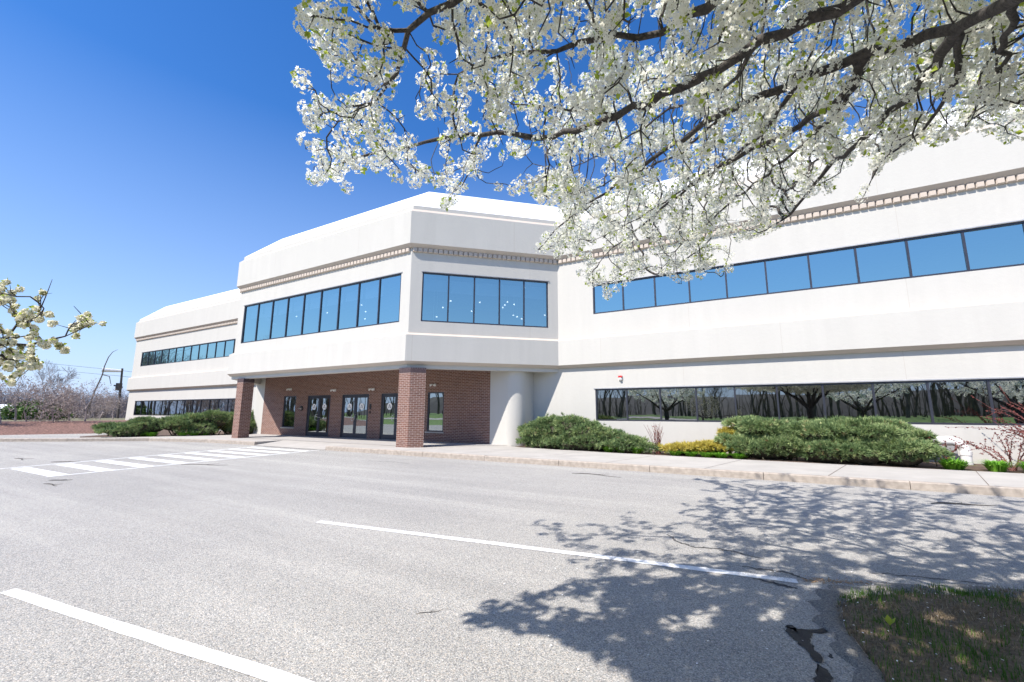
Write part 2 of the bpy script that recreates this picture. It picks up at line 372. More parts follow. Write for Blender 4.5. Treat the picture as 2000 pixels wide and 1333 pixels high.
# painted markings: every line is a thin sheet just above the asphalt
def stripe(a, b, wdt, name, label):
    a, b = Vector(a), Vector(b); d = (b-a).normalized(); p = Vector((-d.y, d.x, 0))*(wdt/2)
    s = Soup(); K = max(2, int((b-a).length/0.25)); L_, R_ = [], []
    for i in range(K+1):
        c = a+(b-a)*(i/K); j1, j2 = random.uniform(-.006, .006), random.uniform(-.006, .006)
        L_.append(tuple(c+p*(1+j1/wdt*2))); R_.append(tuple(c-p*(1+j2/wdt*2)))
    v = [(x, y, 0.004) for x, y, _ in L_]+[(x, y, 0.004) for x, y, _ in R_]
    s.add(v, [(i, K+1+i, K+2+i, i+1) for i in range(K)])
    o = s.build(name, M['paint']); return tag(o, label, 'road marking')
stripe((-5.26,1.225,0),(-1.6,1.715,0),0.10,'parking_line','white parking bay line nearest the camera, crossing the lower left corner')
stripe((-5.17,3.92,0),(0.06,4.67,0),0.105,'parking_line','white parking bay line running into the tree shadow near the grass island')
m_ = thing('crosswalk', 'white ladder crosswalk leading to the entrance ramp', 'crosswalk')
s = Soup()
nearA, nearB = Vector((-13.62,3.45,.004)), Vector((-15.1,11.25,.004)); farA, farB = Vector((-15.95,2.4,.004)), Vector((-18.9,11.35,.004))
def lineq(s, a, b, wd):
    d = (b-a).normalized(); p = Vector((-d.y, d.x, 0))*wd/2; s.quad(a+p, a-p, b-p, b+p)
s1 = Soup(); lineq(s1, nearA, nearB, 0.10); s1.build('edge_line', M['paint'], m_)
s1 = Soup(); lineq(s1, farA-Vector((.12,.36,0)), farB, 0.10); s1.build('edge_line', M['paint'], m_)
fn = lambda y: nearA+(nearB-nearA)*((y-nearA.y)/(nearB.y-nearA.y))
ff = lambda y: farA+(farB-farA)*((y-farA.y)/(farB.y-farA.y))
for i in range(9):
    y0 = 3.50+i*0.87
    a0, a1, b0, b1 = ff(y0-0.05), ff(y0+0.30), fn(y0), fn(y0+0.36)
    e = Vector((0.06, 0, 0))
    s1 = Soup(); s1.quad(a0+e, b0-e, b1-e, a1+e); s1.build('stripe', M['paint'], m_)

# kerbs, sidewalk, beds
kl = [(-44.0,-2.6),(-36.0,2.9),(-31.6,6.1),(-29.2,7.9),(-26.6,10.15),(-23.4,11.15),(-19.6,11.35)]
kr_x0, kr_x1, KY = -15.2, 24.0, 11.35
def kerb_run(s, pts, gap=0.012, ln=2.37, wid=0.15):
    segs = []
    for a, b in zip(pts[:-1], pts[1:]):
        a, b = Vector((*a, 0)), Vector((*b, 0)); K = max(1, round((b-a).length/ln))
        for i in range(K):
            p, q_ = a+(b-a)*(i/K), a+(b-a)*((i+1)/K); d = (q_-p).normalized(); nrm = Vector((-d.y, d.x, 0))
            p, q_ = p+d*gap/2, q_-d*gap/2; h = 0.152+random.uniform(-.003, .003)
            c = 0.02
            prof = [(0,-0.05),(0,h-c),(c,h),(wid,h),(wid,-0.05)]
            v = [tuple(p+nrm*x+Vector((0,0,z))) for x, z in prof]+[tuple(q_+nrm*x+Vector((0,0,z))) for x, z in prof]
            s.add(v, [(i_+5, i_+6, i_+1, i_) for i_ in range(4)], mi=0); s.add(v[:5], [[0,1,2,3,4]]); s.add(v[5:][::-1], [[0,1,2,3,4]])
s = Soup(); kerb_run(s, kl); tag(s.build('kerb', M['kerb']), kind='structure')
s = Soup(); kerb_run(s, [(kr_x0+3.17-0.8, KY)] and [(-14.88, KY), (24.0, KY)], ln=2.37); tag(s.build('kerb', M['kerb']), kind='structure')
# slab: plan polygon behind the kerb, with the entrance ramp cut into it
slab = [(-19.6,11.5),(-19.6,12.6),(-14.88,12.6),(-14.88,11.5),(24,11.5),(24,14.35),(3.0,14.35),(-1.0,14.4),(-4.6,14.55),(-8.4,15.0),(-9.1,15.4),(-9.1,16.9),(-27.0,16.9),(-26.6,14.6),(-27.3,12.9),(-28.0,10.9),(-29.3,8.75),(-31.7,6.6),(-36.1,3.4),(-44.1,-2.1),(-44.0,-2.45),(-35.95,3.03),(-31.5,6.25),(-29.1,8.03),(-26.5,10.3),(-23.4,11.3)]
s = Soup(); s.prism(slab, -0.05, 0.15); tag(s.build('sidewalk', M['concrete']), kind='structure')
s = Soup(); s.add([(-19.55,11.3,0.012),(-14.93,11.3,0.012),(-14.93,12.6,0.149),(-19.55,12.6,0.149)], [[0,1,2,3]]); tag(s.build('entrance_ramp', M['concrete']), kind='structure')
s = Soup()                                         # sawn joints across the walk
for x in (-11.0, -8.62, -6.25, -3.87, -1.5, 0.87, 3.25, 5.6, 8.0, 10.4):
    s.quad((x-.006,11.5,.1535),(x+.006,11.5,.1535),(x+.62,14.3,.1535),(x+.608,14.3,.1535))
tag(s.build('sidewalk_joint', M['soil']), kind='structure')
s = Soup(); s.prism([(-8.9,15.5),(-8.35,15.02),(-4.6,14.57),(-1.0,14.42),(3.0,14.37),(24,14.37),(24,16.95),(-8.9,16.95)], -0.02, 0.13); tag(s.build('planting_bed', M['soil']), kind='structure')
s = Soup(); s.prism([(-26.7,14.6),(-27.4,12.9),(-28.1,10.95),(-29.4,8.8),(-31.5,9.0),(-36,13.5),(-50,15.0),(-50,17.2),(-26.9,17.2)], -0.02, 0.13); tag(s.build('planting_bed', M['soil']), kind='structure')
# rising mulch bank on the left
s = Soup(); toe = [(-46,-14),(-43,-4),(-41.2,4),(-40.3,8.2),(-38.9,11.6),(-40.5,14.2),(-46,16.4),(-50.2,18),(-52,24),(-54,40)]
NL = 12; vv = []
for (x, y) in toe:
    for k in range(NL):
        t = k/(NL-1); d = 9.0*t
        zz = -0.02+0.72*min(1, t*1.7)**0.8+random.uniform(-.02, .03)*(t > 0)
        vv.append((x-d*0.96, y+d*0.28, zz))
for i in range(len(toe)-1):
    pass
s.add(vv, [(i*NL+k, (i+1)*NL+k, (i+1)*NL+k+1, i*NL+k+1) for i in range(len(toe)-1) for k in range(NL-1)]); tag(s.build('mulch_bank', M['mulch'], smooth=True), kind='structure')
s = Soup(); vv = []
for i, (x, y) in enumerate(toe):
    vv += [(x-9.0*0.96+0.4, y+9.0*0.28, 0.69), (x-300, y+70, 0.3)]
s.add(vv, [(2*i, 2*i+2, 2*i+3, 2*i+1) for i in range(len(toe)-1)]); tag(s.build('field', M['far']), kind='structure')
# grass island lower right with its crumbling asphalt lip
isl = [(0.40,3.0),(0.36,3.38),(0.27,3.8),(0.27,4.15),(0.33,4.42),(0.45,4.60),(0.9,4.90),(1.55,5.18),(2.4,5.6),(3.6,5.9),(5.2,5.6),(6.2,4.4),(6.4,1.0),(5.0,-1.6),(2.6,-2.6),(1.2,-1.6),(0.75,0.6)]
def smooth_poly(P, it=2):
    for _ in range(it):
        Q = []
        for i in range(len(P)):
            a, b = P[i], P[(i+1) % len(P)]
            Q += [(a[0]*.75+b[0]*.25, a[1]*.75+b[1]*.25), (a[0]*.25+b[0]*.75, a[1]*.25+b[1]*.75)]
        P = Q
    return P
islS = smooth_poly(isl)
cx_, cy_ = 3.0, 2.0
s = Soup(); vv = []; K = len(islS); rings = [1.0, 0.97, 0.9, 0.6, 0.3]; hts = [-0.02, 0.035, 0.06, 0.09, 0.12]
for f, hh in zip(rings, hts):
    for (x, y) in islS: vv.append((cx_+(x-cx_)*f, cy_+(y-cy_)*f, hh+random.uniform(-.006, .006)))
vv.append((cx_, cy_, 0.13))
s.add(vv, [(r*K+i, r*K+(i+1) % K, (r+1)*K+(i+1) % K, (r+1)*K+i) for r in range(len(rings)-1) for i in range(K)])
s.add(vv[-1-K:], [(i, (i+1) % K, K) for i in range(K)]); tag(s.build('grass_island', M['thatch'], smooth=True), kind='structure')
s = Soup()                                         # low asphalt lip round the near edge of the island
lip = [p for p in islS if p[0] < 3.4 and p[1] > 2.2]
lip.sort(key=lambda p: math.atan2(p[1]-cy_, p[0]-cx_), reverse=True)
prof = [(0.17,-0.01),(0.13,0.022),(0.07,0.034),(0.01,0.03),(-0.05,-0.01)]; vv = []
for i, (x, y) in enumerate(lip):
    d = Vector((x-cx_, y-cy_, 0)).normalized(); wv = 1+0.35*math.sin(i*1.7)
    for o_, hh in prof: vv.append((x+d.x*o_*wv, y+d.y*o_*wv, hh*(0.8+0.4*random.random())))
P5 = len(prof)
s.add(vv, [(i*P5+k, i*P5+k+1, (i+1)*P5+k+1, (i+1)*P5+k) for i in range(len(lip)-1) for k in range(P5-1)]); tag(s.build('asphalt_lip', M['asphalt_dark'], smooth=True), kind='structure')
# old cracks filled with tar
def crack(pts, wd):
    s = Soup(); L_, R_ = [], []; Q = []
    for a, b in zip(pts[:-1], pts[1:]):
        for k in range(10): Q.append((a[0]+(b[0]-a[0])*k/10+random.gauss(0, .012), a[1]+(b[1]-a[1])*k/10+random.gauss(0, .012)))
    for i, (x, y) in enumerate(Q):
        x2, y2 = Q[min(i+1, len(Q)-1)]; x1, y1 = Q[max(i-1, 0)]; d = math.hypot(x2-x1, y2-y1)+1e-6; w_ = wd*random.uniform(.35, 1.2)*math.sin(PI*(i+.5)/len(Q))**.4
        nx, ny = -(y2-y1)/d*w_, (x2-x1)/d*w_; L_.append((x+nx, y+ny, .0035)); R_.append((x-nx, y-ny, .0035))
    K = len(Q); s.add(L_+R_, [(i, K+i, K+i+1, i+1) for i in range(K-1)]); return tag(s.build('asphalt_crack', M['crackfill']), kind='structure')
P2 = lambda *l: [tuple(at(px, py, 0)[:2]) for px, py in l]
crack(P2((1302,1044),(1325,1060),(1352,1068),(1420,1075),(1500,1095)), .018)
crack(P2((1455,1108),(1530,1118),(1600,1140)), .022); crack(P2((1470,1130),(1520,1142),(1560,1152)), .03)
crack(P2((800,906),(770,903),(700,900)), .02); crack(P2((1700,1120),(1800,1128),(1950,1145)), .012)
# damp tar stain and lighter broken apron by the island
def blob(pts, z, mat, name):
    s = Soup(); P = smooth_poly(pts, 2); s.add([(x+random.uniform(-.008,.008), y+random.uniform(-.008,.008), z) for x, y in P], [list(range(len(P)))]); return tag(s.build(name, mat), kind='structure')
def rough(P, amp, it=3):
    for _ in range(it):
        Q = []
        for i in range(len(P)):
            a, b = P[i], P[(i+1) % len(P)]; l = math.hypot(b[0]-a[0], b[1]-a[1])
            Q += [a, ((a[0]+b[0])/2+random.gauss(0, amp*l), (a[1]+b[1])/2+random.gauss(0, amp*l))]
        P = Q
    return P
s = Soup()
for P in ([(-.05,3.67),(.0,3.66),(.06,3.68),(.14,3.73),(.25,3.80),(.26,3.785),(.17,3.70),(.10,3.63),(.085,3.56),(.10,3.46),(.115,3.38),(.13,3.30),(.12,3.25),(.085,3.27),(.07,3.32),(.05,3.40),(.015,3.47),(-.02,3.52),(-.045,3.58)],
          [(.10,3.24),(.135,3.20),(.16,3.12),(.15,3.02),(.11,2.95),(.08,3.0),(.085,3.12)], [(.16,3.42),(.18,3.40),(.175,3.34),(.155,3.36)], [(.03,3.60),(.0,3.71),(-.03,3.70),(-.02,3.64)]):
    P = rough(P, .13); s.add([(x, y, 0.005) for x, y in P], [list(range(len(P)))])
tag(s.build('tar_stain', M['wet']), kind='structure')
blob([(0.14,3.55),(0.27,3.74),(0.33,3.45),(0.37,3.2),(0.40,2.9),(0.2,2.9),(0.17,3.15),(0.13,3.38)], 0.0045, M['asphalt'], 'asphalt_apron')
s = Soup()
for i in range(700):
    t = random.random()**1.3; x = 0.12+1.5*t+random.gauss(0, .05); y = 4.74+.52*t+random.gauss(0, .035-.015*t); a = random.uniform(0, 6.28); l = random.uniform(.004, .013)
    dx_, dy_ = math.cos(a)*l, math.sin(a)*l; z_ = random.uniform(.004, .012)
    s.quad((x-dx_,y-dy_,z_),(x+dy_*.5,y-dx_*.5,z_+.003),(x+dx_,y+dy_,z_),(x-dy_*.5,y+dx_*.5,z_-.001))
tag(s.build('leaf_litter', simple('dry_debris', (0.42,0.27,0.15), 0.95, var=0.45, scale=60)), 'scatter of dry tan litter along the island edge', 'litter', kind='stuff')

# ================================================================== OFFICE BUILDING
B = thing('office_building', 'long white two storey office building with blue window ribbons and brick entrance', 'building', (-18.2, 16, 0))
PL = [(-64.8,31.85),(-49.8,16.85),(-28.95,16.85),(-24.47,12.37),(-11.97,12.37),(-7.52,16.65),(16.0,16.65),(31,31.65)]
def offset(b):
    out = []
    for i, p in enumerate(PL):
        p = Vector(p)
        ds = []
        if i > 0: ds.append((p-Vector(PL[i-1])).normalized())
        if i < len(PL)-1: ds.append((Vector(PL[i+1])-p).normalized())
        ns = [Vector((-d.y, d.x)) for d in ds]
        if len(ns) == 1: out.append(p+ns[0]*b)
        else:
            mdir = (ns[0]+ns[1]).normalized(); out.append(p+mdir*(b/mdir.dot(ns[0])))
    return [(q.x, q.y) for q in out]
def strip(s, b0, z0, b1, z1, mi=0, segs=None):
    A, Bp = offset(b0), offset(b1)
    for i in range(len(PL)-1):
        if segs is not None and i not in segs: continue
        s.quad((*A[i], z0), (*A[i+1], z0), (*Bp[i+1], z1), (*Bp[i], z1), mi=mi)
WB = 0.20                                          # wall plane sits 20 cm behind the projecting bands
s = Soup()
strip(s, 0.13, 7.98, 0.0, 8.11, 1); strip(s, 0, 8.11, 0, 9.47, 0); strip(s, 0, 9.47, 0.19, 9.64, 1); strip(s, 0.19, 9.64, 0.19, 9.80, 0)
strip(s, WB, 7.98, 0.13, 7.98, 1)
s.build('parapet', [M['stucco_wall'], M['cream']], B)
s = Soup(); strip(s, 0.19, 9.80, 1.81, 11.32); top = offset(1.81)
s.add([(x, y, 11.32) for x, y in top], [list(range(len(top)))]); s.build('roof', M['roof'], B)
s = Soup(); strip(s, 0.12, 3.27, 0, 3.38, 1); strip(s, 0, 3.38, 0, 4.40, 0); strip(s, 0, 4.40, WB, 4.51, 1); strip(s, WB+.05, 3.27, 0.12, 3.27, 0)
s.build('spandrel_band', [M['stucco_wall'], M['cream']], B)
# fascia beam and soffit under the portico
s = Soup(); strip(s, 0.20, 3.12, 0.20, 3.30, 0, (2,3,4)); o2 = offset(0.20)
strip(s, 0.52, 3.12, 0.20, 3.12, 0, (2,3,4)); strip(s, 0.52, 3.64, 0.52, 3.12, 0, (2,3,4))
s.build('portico_beam', M['stucco'], B)
o2 = offset(0.50); s = Soup(); s.add([(*o2[2],3.62),(*o2[3],3.62),(*o2[4],3.62),(*o2[5],3.62),(o2[5][0],17.4,3.62),(o2[2][0],17.4,3.62)], [[5,4,3,2,1,0]]); s.build('portico_soffit', M['stucco'], B)
# dentils under the parapet
A = offset(0.19)
for i in range(1, 6):
    s = Soup()
    a, b = Vector(A[i]), Vector(A[i+1]); ln = (b-a).length; d = (b-a)/ln; nr = Vector((d.y, -d.x)); K = int(ln/0.2035); off = (ln-K*0.2035)/2
    for k in range(K):
        p = a+d*(off+k*0.2035+0.010); q_ = a+d*(off+(k+1)*0.2035-0.010); z0, z1 = 7.805, 7.975; c = 0.022
        q0 = [(*(p+nr*-0.02), z0), (*(q_-nr*0.02), z0), (*(q_-nr*0.02), z1), (*(p-nr*0.02), z1)]
        q1 = [(*(p+nr*0.05), z0+.0), (*(q_+nr*0.05), z0), (*(q_+nr*0.05), z1), (*(p+nr*0.05), z1)]
        q2 = [(*(p+nr*0.085+d*c), z0+c), (*(q_+nr*0.085-d*c), z0+c), (*(q_+nr*0.085-d*c), z1), (*(p+nr*0.085+d*c), z1)]
        s.add(q0+q1+q2, [(0,1,5,4),(1,2,6,5),(2,3,7,6),(3,0,4,7),(4,5,9,8),(5,6,10,9),(7,4,8,11),(8,9,10,11)])
    s.build('dentil_course', M['cream'], B)

def wall_face(s, a, b, z0, z1, opens, depth=0.09, mi=0, uv=False, u0=0):
    """vertical wall from a to b (outside on the right-hand side), with reveals round each opening (s0,s1,z0,z1)"""
    a, b = Vector(a), Vector(b); ln = (b-a).length; d = (b-a)/ln; nin = Vector((-d.y, d.x))
    P = lambda t, z, o=0.0: (*(a+d*t+nin*o), z)
    ts = sorted({0, ln, *[o[0] for o in opens], *[o[1] for o in opens]}); zs = sorted({z0, z1, *[o[2] for o in opens], *[o[3] for o in opens]})
    for t0, t1 in zip(ts[:-1], ts[1:]):
        for w0, w1 in zip(zs[:-1], zs[1:]):
            tm, wm = (t0+t1)/2, (w0+w1)/2
            if any(o[0] < tm < o[1] and o[2] < wm < o[3] for o in opens): continue
            s.quad(P(t0,w0), P(t1,w0), P(t1,w1), P(t0,w1), mi, uv=[(t0+u0,w0),(t1+u0,w0),(t1+u0,w1),(t0+u0,w1)])
    for o in opens:
        t0, t1, w0, w1 = o
        for q_, uvq in (((P(t0,w0),P(t0,w1),P(t0,w1,depth),P(t0,w0,depth)), [(0,w0),(0,w1),(depth,w1),(depth,w0)]), ((P(t1,w1),P(t1,w0),P(t1,w0,depth),P(t1,w1,depth)), [(0,w1),(0,w0),(depth,w0),(depth,w1)]),
                   ((P(t0,w1),P(t1,w1),P(t1,w1,depth),P(t0,w1,depth)), [(t0,0),(t1,0),(t1,depth),(t0,depth)]), ((P(t1,w0),P(t0,w0),P(t0,w0,depth),P(t1,w0,depth)), [(t1,0),(t0,0),(t0,depth),(t1,depth)])):
            s.quad(*q_, mi, uv=uvq)
    return d, nin
RW = offset(WB)
def ribbon(a, b, t0, pane, K, z0, z1, glass, kind, fw=0.055, blinds=False, flash=True):
    """one window ribbon: frame mesh as the part, every pane a sub-part"""
    a, b = Vector(a), Vector(b); d = (b-a).normalized(); nin = Vector((-d.y, d.x)); P = lambda t, z, o: (*(a+d*t+nin*o), z)
    s = Soup(); t1 = t0+pane*K
    def bar(u0, u1, w0, w1, o0=0.02, o1=0.10):
        v = [P(u0,w0,o0),P(u1,w0,o0),P(u1,w0,o1),P(u0,w0,o1),P(u0,w1,o0),P(u1,w1,o0),P(u1,w1,o1),P(u0,w1,o1)]
        s.add(v, [(0,3,2,1),(4,5,6,7),(0,1,5,4),(1,2,6,5),(2,3,7,6),(3,0,4,7)])
    bar(t0, t1, z1-fw, z1-0.003); bar(t0, t1, z0+0.003, z0+fw)
    bar(t0+.003, t0+fw, z0+fw, z1-fw); bar(t1-fw, t1-.003, z0+fw, z1-fw)
    for k in range(1, K): bar(t0+k*pane-fw/2, t0+k*pane+fw/2, z0+fw, z1-fw, 0.025)
    o = s.build('window_ribbon', M['frame'], B)
    for k in range(K):
        u0, u1 = t0+k*pane+fw*0.4, t0+(k+1)*pane-fw*0.4; e1, e2 = random.uniform(-.0022, .0022), random.uniform(-.0012, .0012)
        s2 = Soup(); s2.quad(P(u0,z0+fw*.5,0.065-e1-e2), P(u1,z0+fw*.5,0.065+e1-e2), P(u1,z1-fw*.5,0.065+e1+e2), P(u0,z1-fw*.5,0.065-e1+e2))
        s2.build('pane', M[glass], o)
        if blinds and k % 9 != 8:
            s3 = Soup(); dz = (z1-z0)*(0.36 if k % 3 else 0.34)
            s3.quad(P(u0+.10,z1-dz,0.30), P(u1-.03,z1-dz,0.30), P(u1-.03,z1-.20,0.30), P(u0+.10,z1-.20,0.30)); s3.build('roller_blind', M['blind'], o)
    if flash:
        s4 = Soup(); v = [P(t0-.05,z1+.002,-0.03),P(t1+.05,z1+.002,-0.03),P(t1+.05,z1+.002,0.02),P(t0-.05,z1+.002,0.02),P(t0-.05,z1+.03,-0.03),P(t1+.05,z1+.03,-0.03),P(t1+.05,z1+.045,0.0),P(t0-.05,z1+.045,0.0)]
        s4.add(v, [(0,3,2,1),(4,5,6,7),(0,1,5,4),(1,2,6,5),(2,3,7,6),(3,0,4,7)]); s4.build('drip_flashing', M['flash'], o)
    return o
UZ0, UZ1, PZ0, PZ1, LZ0, LZ1 = 5.42, 6.66, 4.98, 7.01, 1.15, 2.385
RLx = RW[5][0]
xr = -6.035-RLx                                    # start of right ribbons from the inner corner
xl = -48.22-RW[1][0]
s = Soup(); ZW0, ZW1 = 4.45, 7.99
wall_face(s, RW[0], RW[1], ZW0, ZW1, [])
wall_face(s, RW[1], RW[2], ZW0, ZW1, [(xl, xl+14*1.243, UZ0, UZ1)])
wall_face(s, RW[2], RW[3], ZW0, ZW1, [])
pS = -23.87-RW[3][0]
wall_face(s, RW[3], RW[4], ZW0, ZW1, [(pS, pS+9*1.2566, PZ0, PZ1)])
wall_face(s, RW[4], RW[5], ZW0, ZW1, [(0.46, 0.46+5*1.0555, PZ0, PZ1)])
wall_face(s, RW[5], RW[6], ZW0, ZW1, [(xr, xr+17*1.236, UZ0, UZ1)])
wall_face(s, RW[6], RW[7], ZW0, ZW1, [])
s.build('upper_wall', M['stucco_wall'], B)
s = Soup()
wall_face(s, RW[0], RW[1], -0.1, 3.29, [])
wall_face(s, RW[1], (-27.76, RW[1][1]), -0.1, 3.29, [(xl, xl+14*1.243, LZ0, LZ1)])
s.build('lower_wall', M['stucco_wall'], B); s = Soup()
x0r = -8.80
wall_face(s, (x0r, RW[5][1]), RW[6], -0.1, 3.29, [(-6.035-x0r, -6.035-x0r+17*1.236, LZ0, LZ1)])
wall_face(s, RW[6], RW[7], -0.1, 3.29, [])
s.build('lower_wall', M['stucco_wall'], B)
ribbon(RW[5], RW[6], xr, 1.236, 17, UZ0, UZ1, 'glass_up', 'r')
ribbon(RW[1], RW[2], xl, 1.243, 14, UZ0, UZ1, 'glass_up', 'l')
ribbon(RW[3], RW[4], pS, 1.2566, 9, PZ0, PZ1, 'glass_up', 'p', blinds=True)
ribbon(RW[4], RW[5], 0.46, 1.0555, 5, PZ0, PZ1, 'glass_up', 'b', blinds=True)
ribbon((x0r, RW[5][1]), RW[6], -6.035-x0r, 1.236, 17, LZ0, LZ1, 'glass_low', 'r')
ribbon(RW[1], RW[2], xl, 1.243, 14, LZ0, LZ1, 'glass_low', 'l')
# interior shells: floor slab, ceilings and a back wall so the glass looks into rooms
ci = offset(0.5); di = offset(7.5)
s = Soup()
for zf in (0.16, 4.60): s.add([(*ci[i], zf) for i in range(8)]+[(*di[i], zf) for i in range(7, -1, -1)], [list(range(16))])
s.build('floor_slab', M['interior'], B)
s = Soup()
for zf in (3.7, 7.35): s.add([(*ci[i], zf) for i in range(8)]+[(*di[i], zf) for i in range(7, -1, -1)], [list(range(16))])
s.build('ceiling', M['interior'], B)
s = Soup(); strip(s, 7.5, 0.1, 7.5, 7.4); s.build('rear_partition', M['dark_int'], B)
# brick entrance wall
BX0, BX1, BY, FZ0, BZ1 = -26.42, -10.18, 15.6, 0.15, 3.62
dz1 = 2.36
doors = [(-22.24,-20.32),(-19.40,-17.41),(-16.55,-14.58)]; wins = [(-24.42,-23.28),(-13.58,-12.64)]
opens = [(x0-BX0, x1-BX0, FZ0, dz1) for x0, x1 in doors]+[(x0-BX0, x1-BX0, 0.60, 2.36) for x0, x1 in wins]
s = Soup(); wall_face(s, (BX0, BY), (BX1, BY), FZ0, BZ1, opens, 0.12); s.build('brick_wall', M['brick'], B, want_uv=True)
# rounded white ends of the entrance wall
for sx, xc in ((1, BX1), (-1, BX0)):
    s = Soup(); R_ = 0.60; xc = xc+sx*0.80; pts = [(xc-sx*0.80, BY+.001)]; pts = pts+[(xc, BY+.001)]+[(xc+sx*R_*math.sin(t), BY+R_*(1-math.cos(t))) for t in np.linspace(0.02, PI/2, 20)]+[(xc+sx*R_, 17.0)]
    v = [(x, y, 0.12) for x, y in pts]+[(x, y, 3.64) for x, y in pts]; K = len(pts)
    f = [(i, i+1, K+i+1, K+i) for i in range(K-1)]
    s.add(v, f if sx > 0 else [q_[::-1] for q_ in f]); s.build('rounded_wall_end', M['stucco'], B, smooth=True)
# brick pillars following the portico corners
def pillar(pts):
    s = Soup(); u = 0; K = len(pts)
    for i in range(K):
        a, b = pts[i], pts[(i+1) % K]; ln = math.hypot(b[0]-a[0], b[1]-a[1])
        s.quad((*a,FZ0),(*b,FZ0),(*b,2.93),(*a,2.93), uv=[(u,FZ0),(u+ln,FZ0),(u+ln,2.93),(u,2.93)]); u += ln+0.07
    o = s.build('brick_pillar', M['brick'], B, want_uv=True)
    cxx, cyy = sum(p[0] for p in pts)/K, sum(p[1] for p in pts)/K
    s = Soup(); u = 0
    for i in range(K):
        a, b = [tuple(c+(v_-c)*1.012 for v_, c in zip(p, (cxx, cyy))) for p in (pts[i], pts[(i+1) % K])]; ln = math.hypot(b[0]-a[0], b[1]-a[1]); kk = max(2, round(ln/0.0677))
        for j in range(kk):
            p, q_ = [(a[0]+(b[0]-a[0])*f, a[1]+(b[1]-a[1])*f) for f in (j/kk+0.06/kk, (j+1)/kk-0.06/kk)]
            s.quad((*p,2.93),(*q_,2.93),(*q_,3.125),(*p,3.125))
    s.build('soldier_course', M['soldier'], o)
pillar([(-12.36,12.50),(-11.78,12.50),(-11.37,12.91),(-11.75,13.29),(-12.03,13.07),(-12.36,13.07)])
pillar([(-23.66,12.50),(-23.10,12.50),(-23.10,13.05),(-23.43,13.05),(-23.70,13.32),(-24.08,12.93)])
# entrance doors and side lights
def ring(s, x0, x1, z0, z1, wl, wr, wb, wt, y0, y1):
    s.box((x0,y0,z0),(x0+wl,y1,z1)); s.box((x1-wr,y0,z0),(x1,y1,z1)); s.box((x0+wl,y0,z0),(x1-wr,y1,z0+wb)); s.box((x0+wl,y0,z1-wt),(x1-wr,y1,z1))
def decal(xc, zc, y, parent):
    s = Soup(); r = 0.165; K = 28
    s.add([(xc+r*math.cos(2*PI*k/K), y, zc+r*math.sin(2*PI*k/K)) for k in range(K)], [list(range(K))], mi=0)
    y2 = y-0.002                                   # the dark peaked mark inside the disc
    for x0, x1, th in ((-0.075, -0.002, 0.022), (0.075, 0.002, 0.036)):
        s.quad((xc+x0-th*.5,y2,zc-0.09),(xc+x0+th*.5,y2,zc-0.09),(xc+x1+th*.45,y2,zc+0.10),(xc+x1-th*.45,y2,zc+0.10), mi=1)
    s.quad((xc-0.048,y2,zc-0.072),(xc-0.02,y2,zc-0.072),(xc+0.0,y2,zc-0.02),(xc-0.014,y2,zc-0.016), mi=1)
    return s.build('door_emblem', [M['decal'], M['decal_ink']], parent)
for di_, (x0, x1) in enumerate(doors):
    s = Soup(); ring(s, x0+.003, x1-.003, FZ0, dz1-.003, 0.06, 0.06, 0.012, 0.07, BY+0.02, BY+0.11); fr = s.build('door_frame', M['frame'], B)
    mid = (x0+x1)/2
    for k, (a, b) in enumerate(((x0+.066, mid-.003), (mid+.003, x1-.066))):
        s = Soup(); ring(s, a, b, FZ0+.018, dz1-.078, 0.085, 0.085, 0.23, 0.10, BY+0.04, BY+0.085); dr = s.build('door', M['frame'], B)
        s = Soup(); s.quad((a+.08,BY+.062,FZ0+.24),(b-.08,BY+.062,FZ0+.24),(b-.08,BY+.062+(.004 if k else -.003),dz1-.17),(a+.08,BY+.062+(.004 if k else -.003),dz1-.17)); s.build('door_glass', M['glass_door'], dr)
        hx = b-0.05 if k == 0 else a+0.05; sg = -1 if k == 0 else 1
        s = Soup()
        if k == 0 or di_ != 1:
            s.tube([(hx,BY+.04,1.02),(hx,BY-.03,1.02),(hx+sg*.08,BY-.05,1.04),(hx+sg*.10,BY-.05,1.12),(hx+sg*.10,BY-.05,1.24),(hx+sg*.08,BY-.05,1.31),(hx,BY-.03,1.33),(hx,BY+.04,1.33)] if k == 0 else
                   [(hx,BY+.035,1.17),(hx,BY-.02,1.17),(hx+sg*.05,BY-.035,1.17),(hx+sg*.16,BY-.035,1.17)], 0.013, 7)
        else: s.tube([(hx,BY+.04,1.03),(hx,BY-.04,1.05),(hx,BY-.04,1.31),(hx,BY+.04,1.33)], 0.013, 7)
        s.build('door_handle', M['steel'], dr, smooth=True)
        decal((a+b)/2+(0.02 if k == 0 else -0.01), 1.735, BY+0.050, dr)
    s = Soup(); s.box((x0+.02,BY-.02,FZ0+.001),(x1-.02,BY+.10,FZ0+.017)); s.build('threshold', M['steel'], B)
for x0, x1 in wins:
    s = Soup(); ring(s, x0+.003, x1-.003, 0.603, 2.357, 0.05, 0.05, 0.05, 0.05, BY+0.02, BY+0.09); o = s.build('side_window', M['frame'], B)
    s = Soup(); s.quad((x0+.04,BY+.06,.64),(x1-.04,BY+.06,.64),(x1-.04,BY+.056,2.32),(x0+.04,BY+.056,2.32)); s.build('pane', M['glass_door'], o)
    s = Soup(); s.box((x0-.06,BY-.05,0.535),(x1+.06,BY+.018,0.598)); s.build('window_sill', M['concrete'], o)
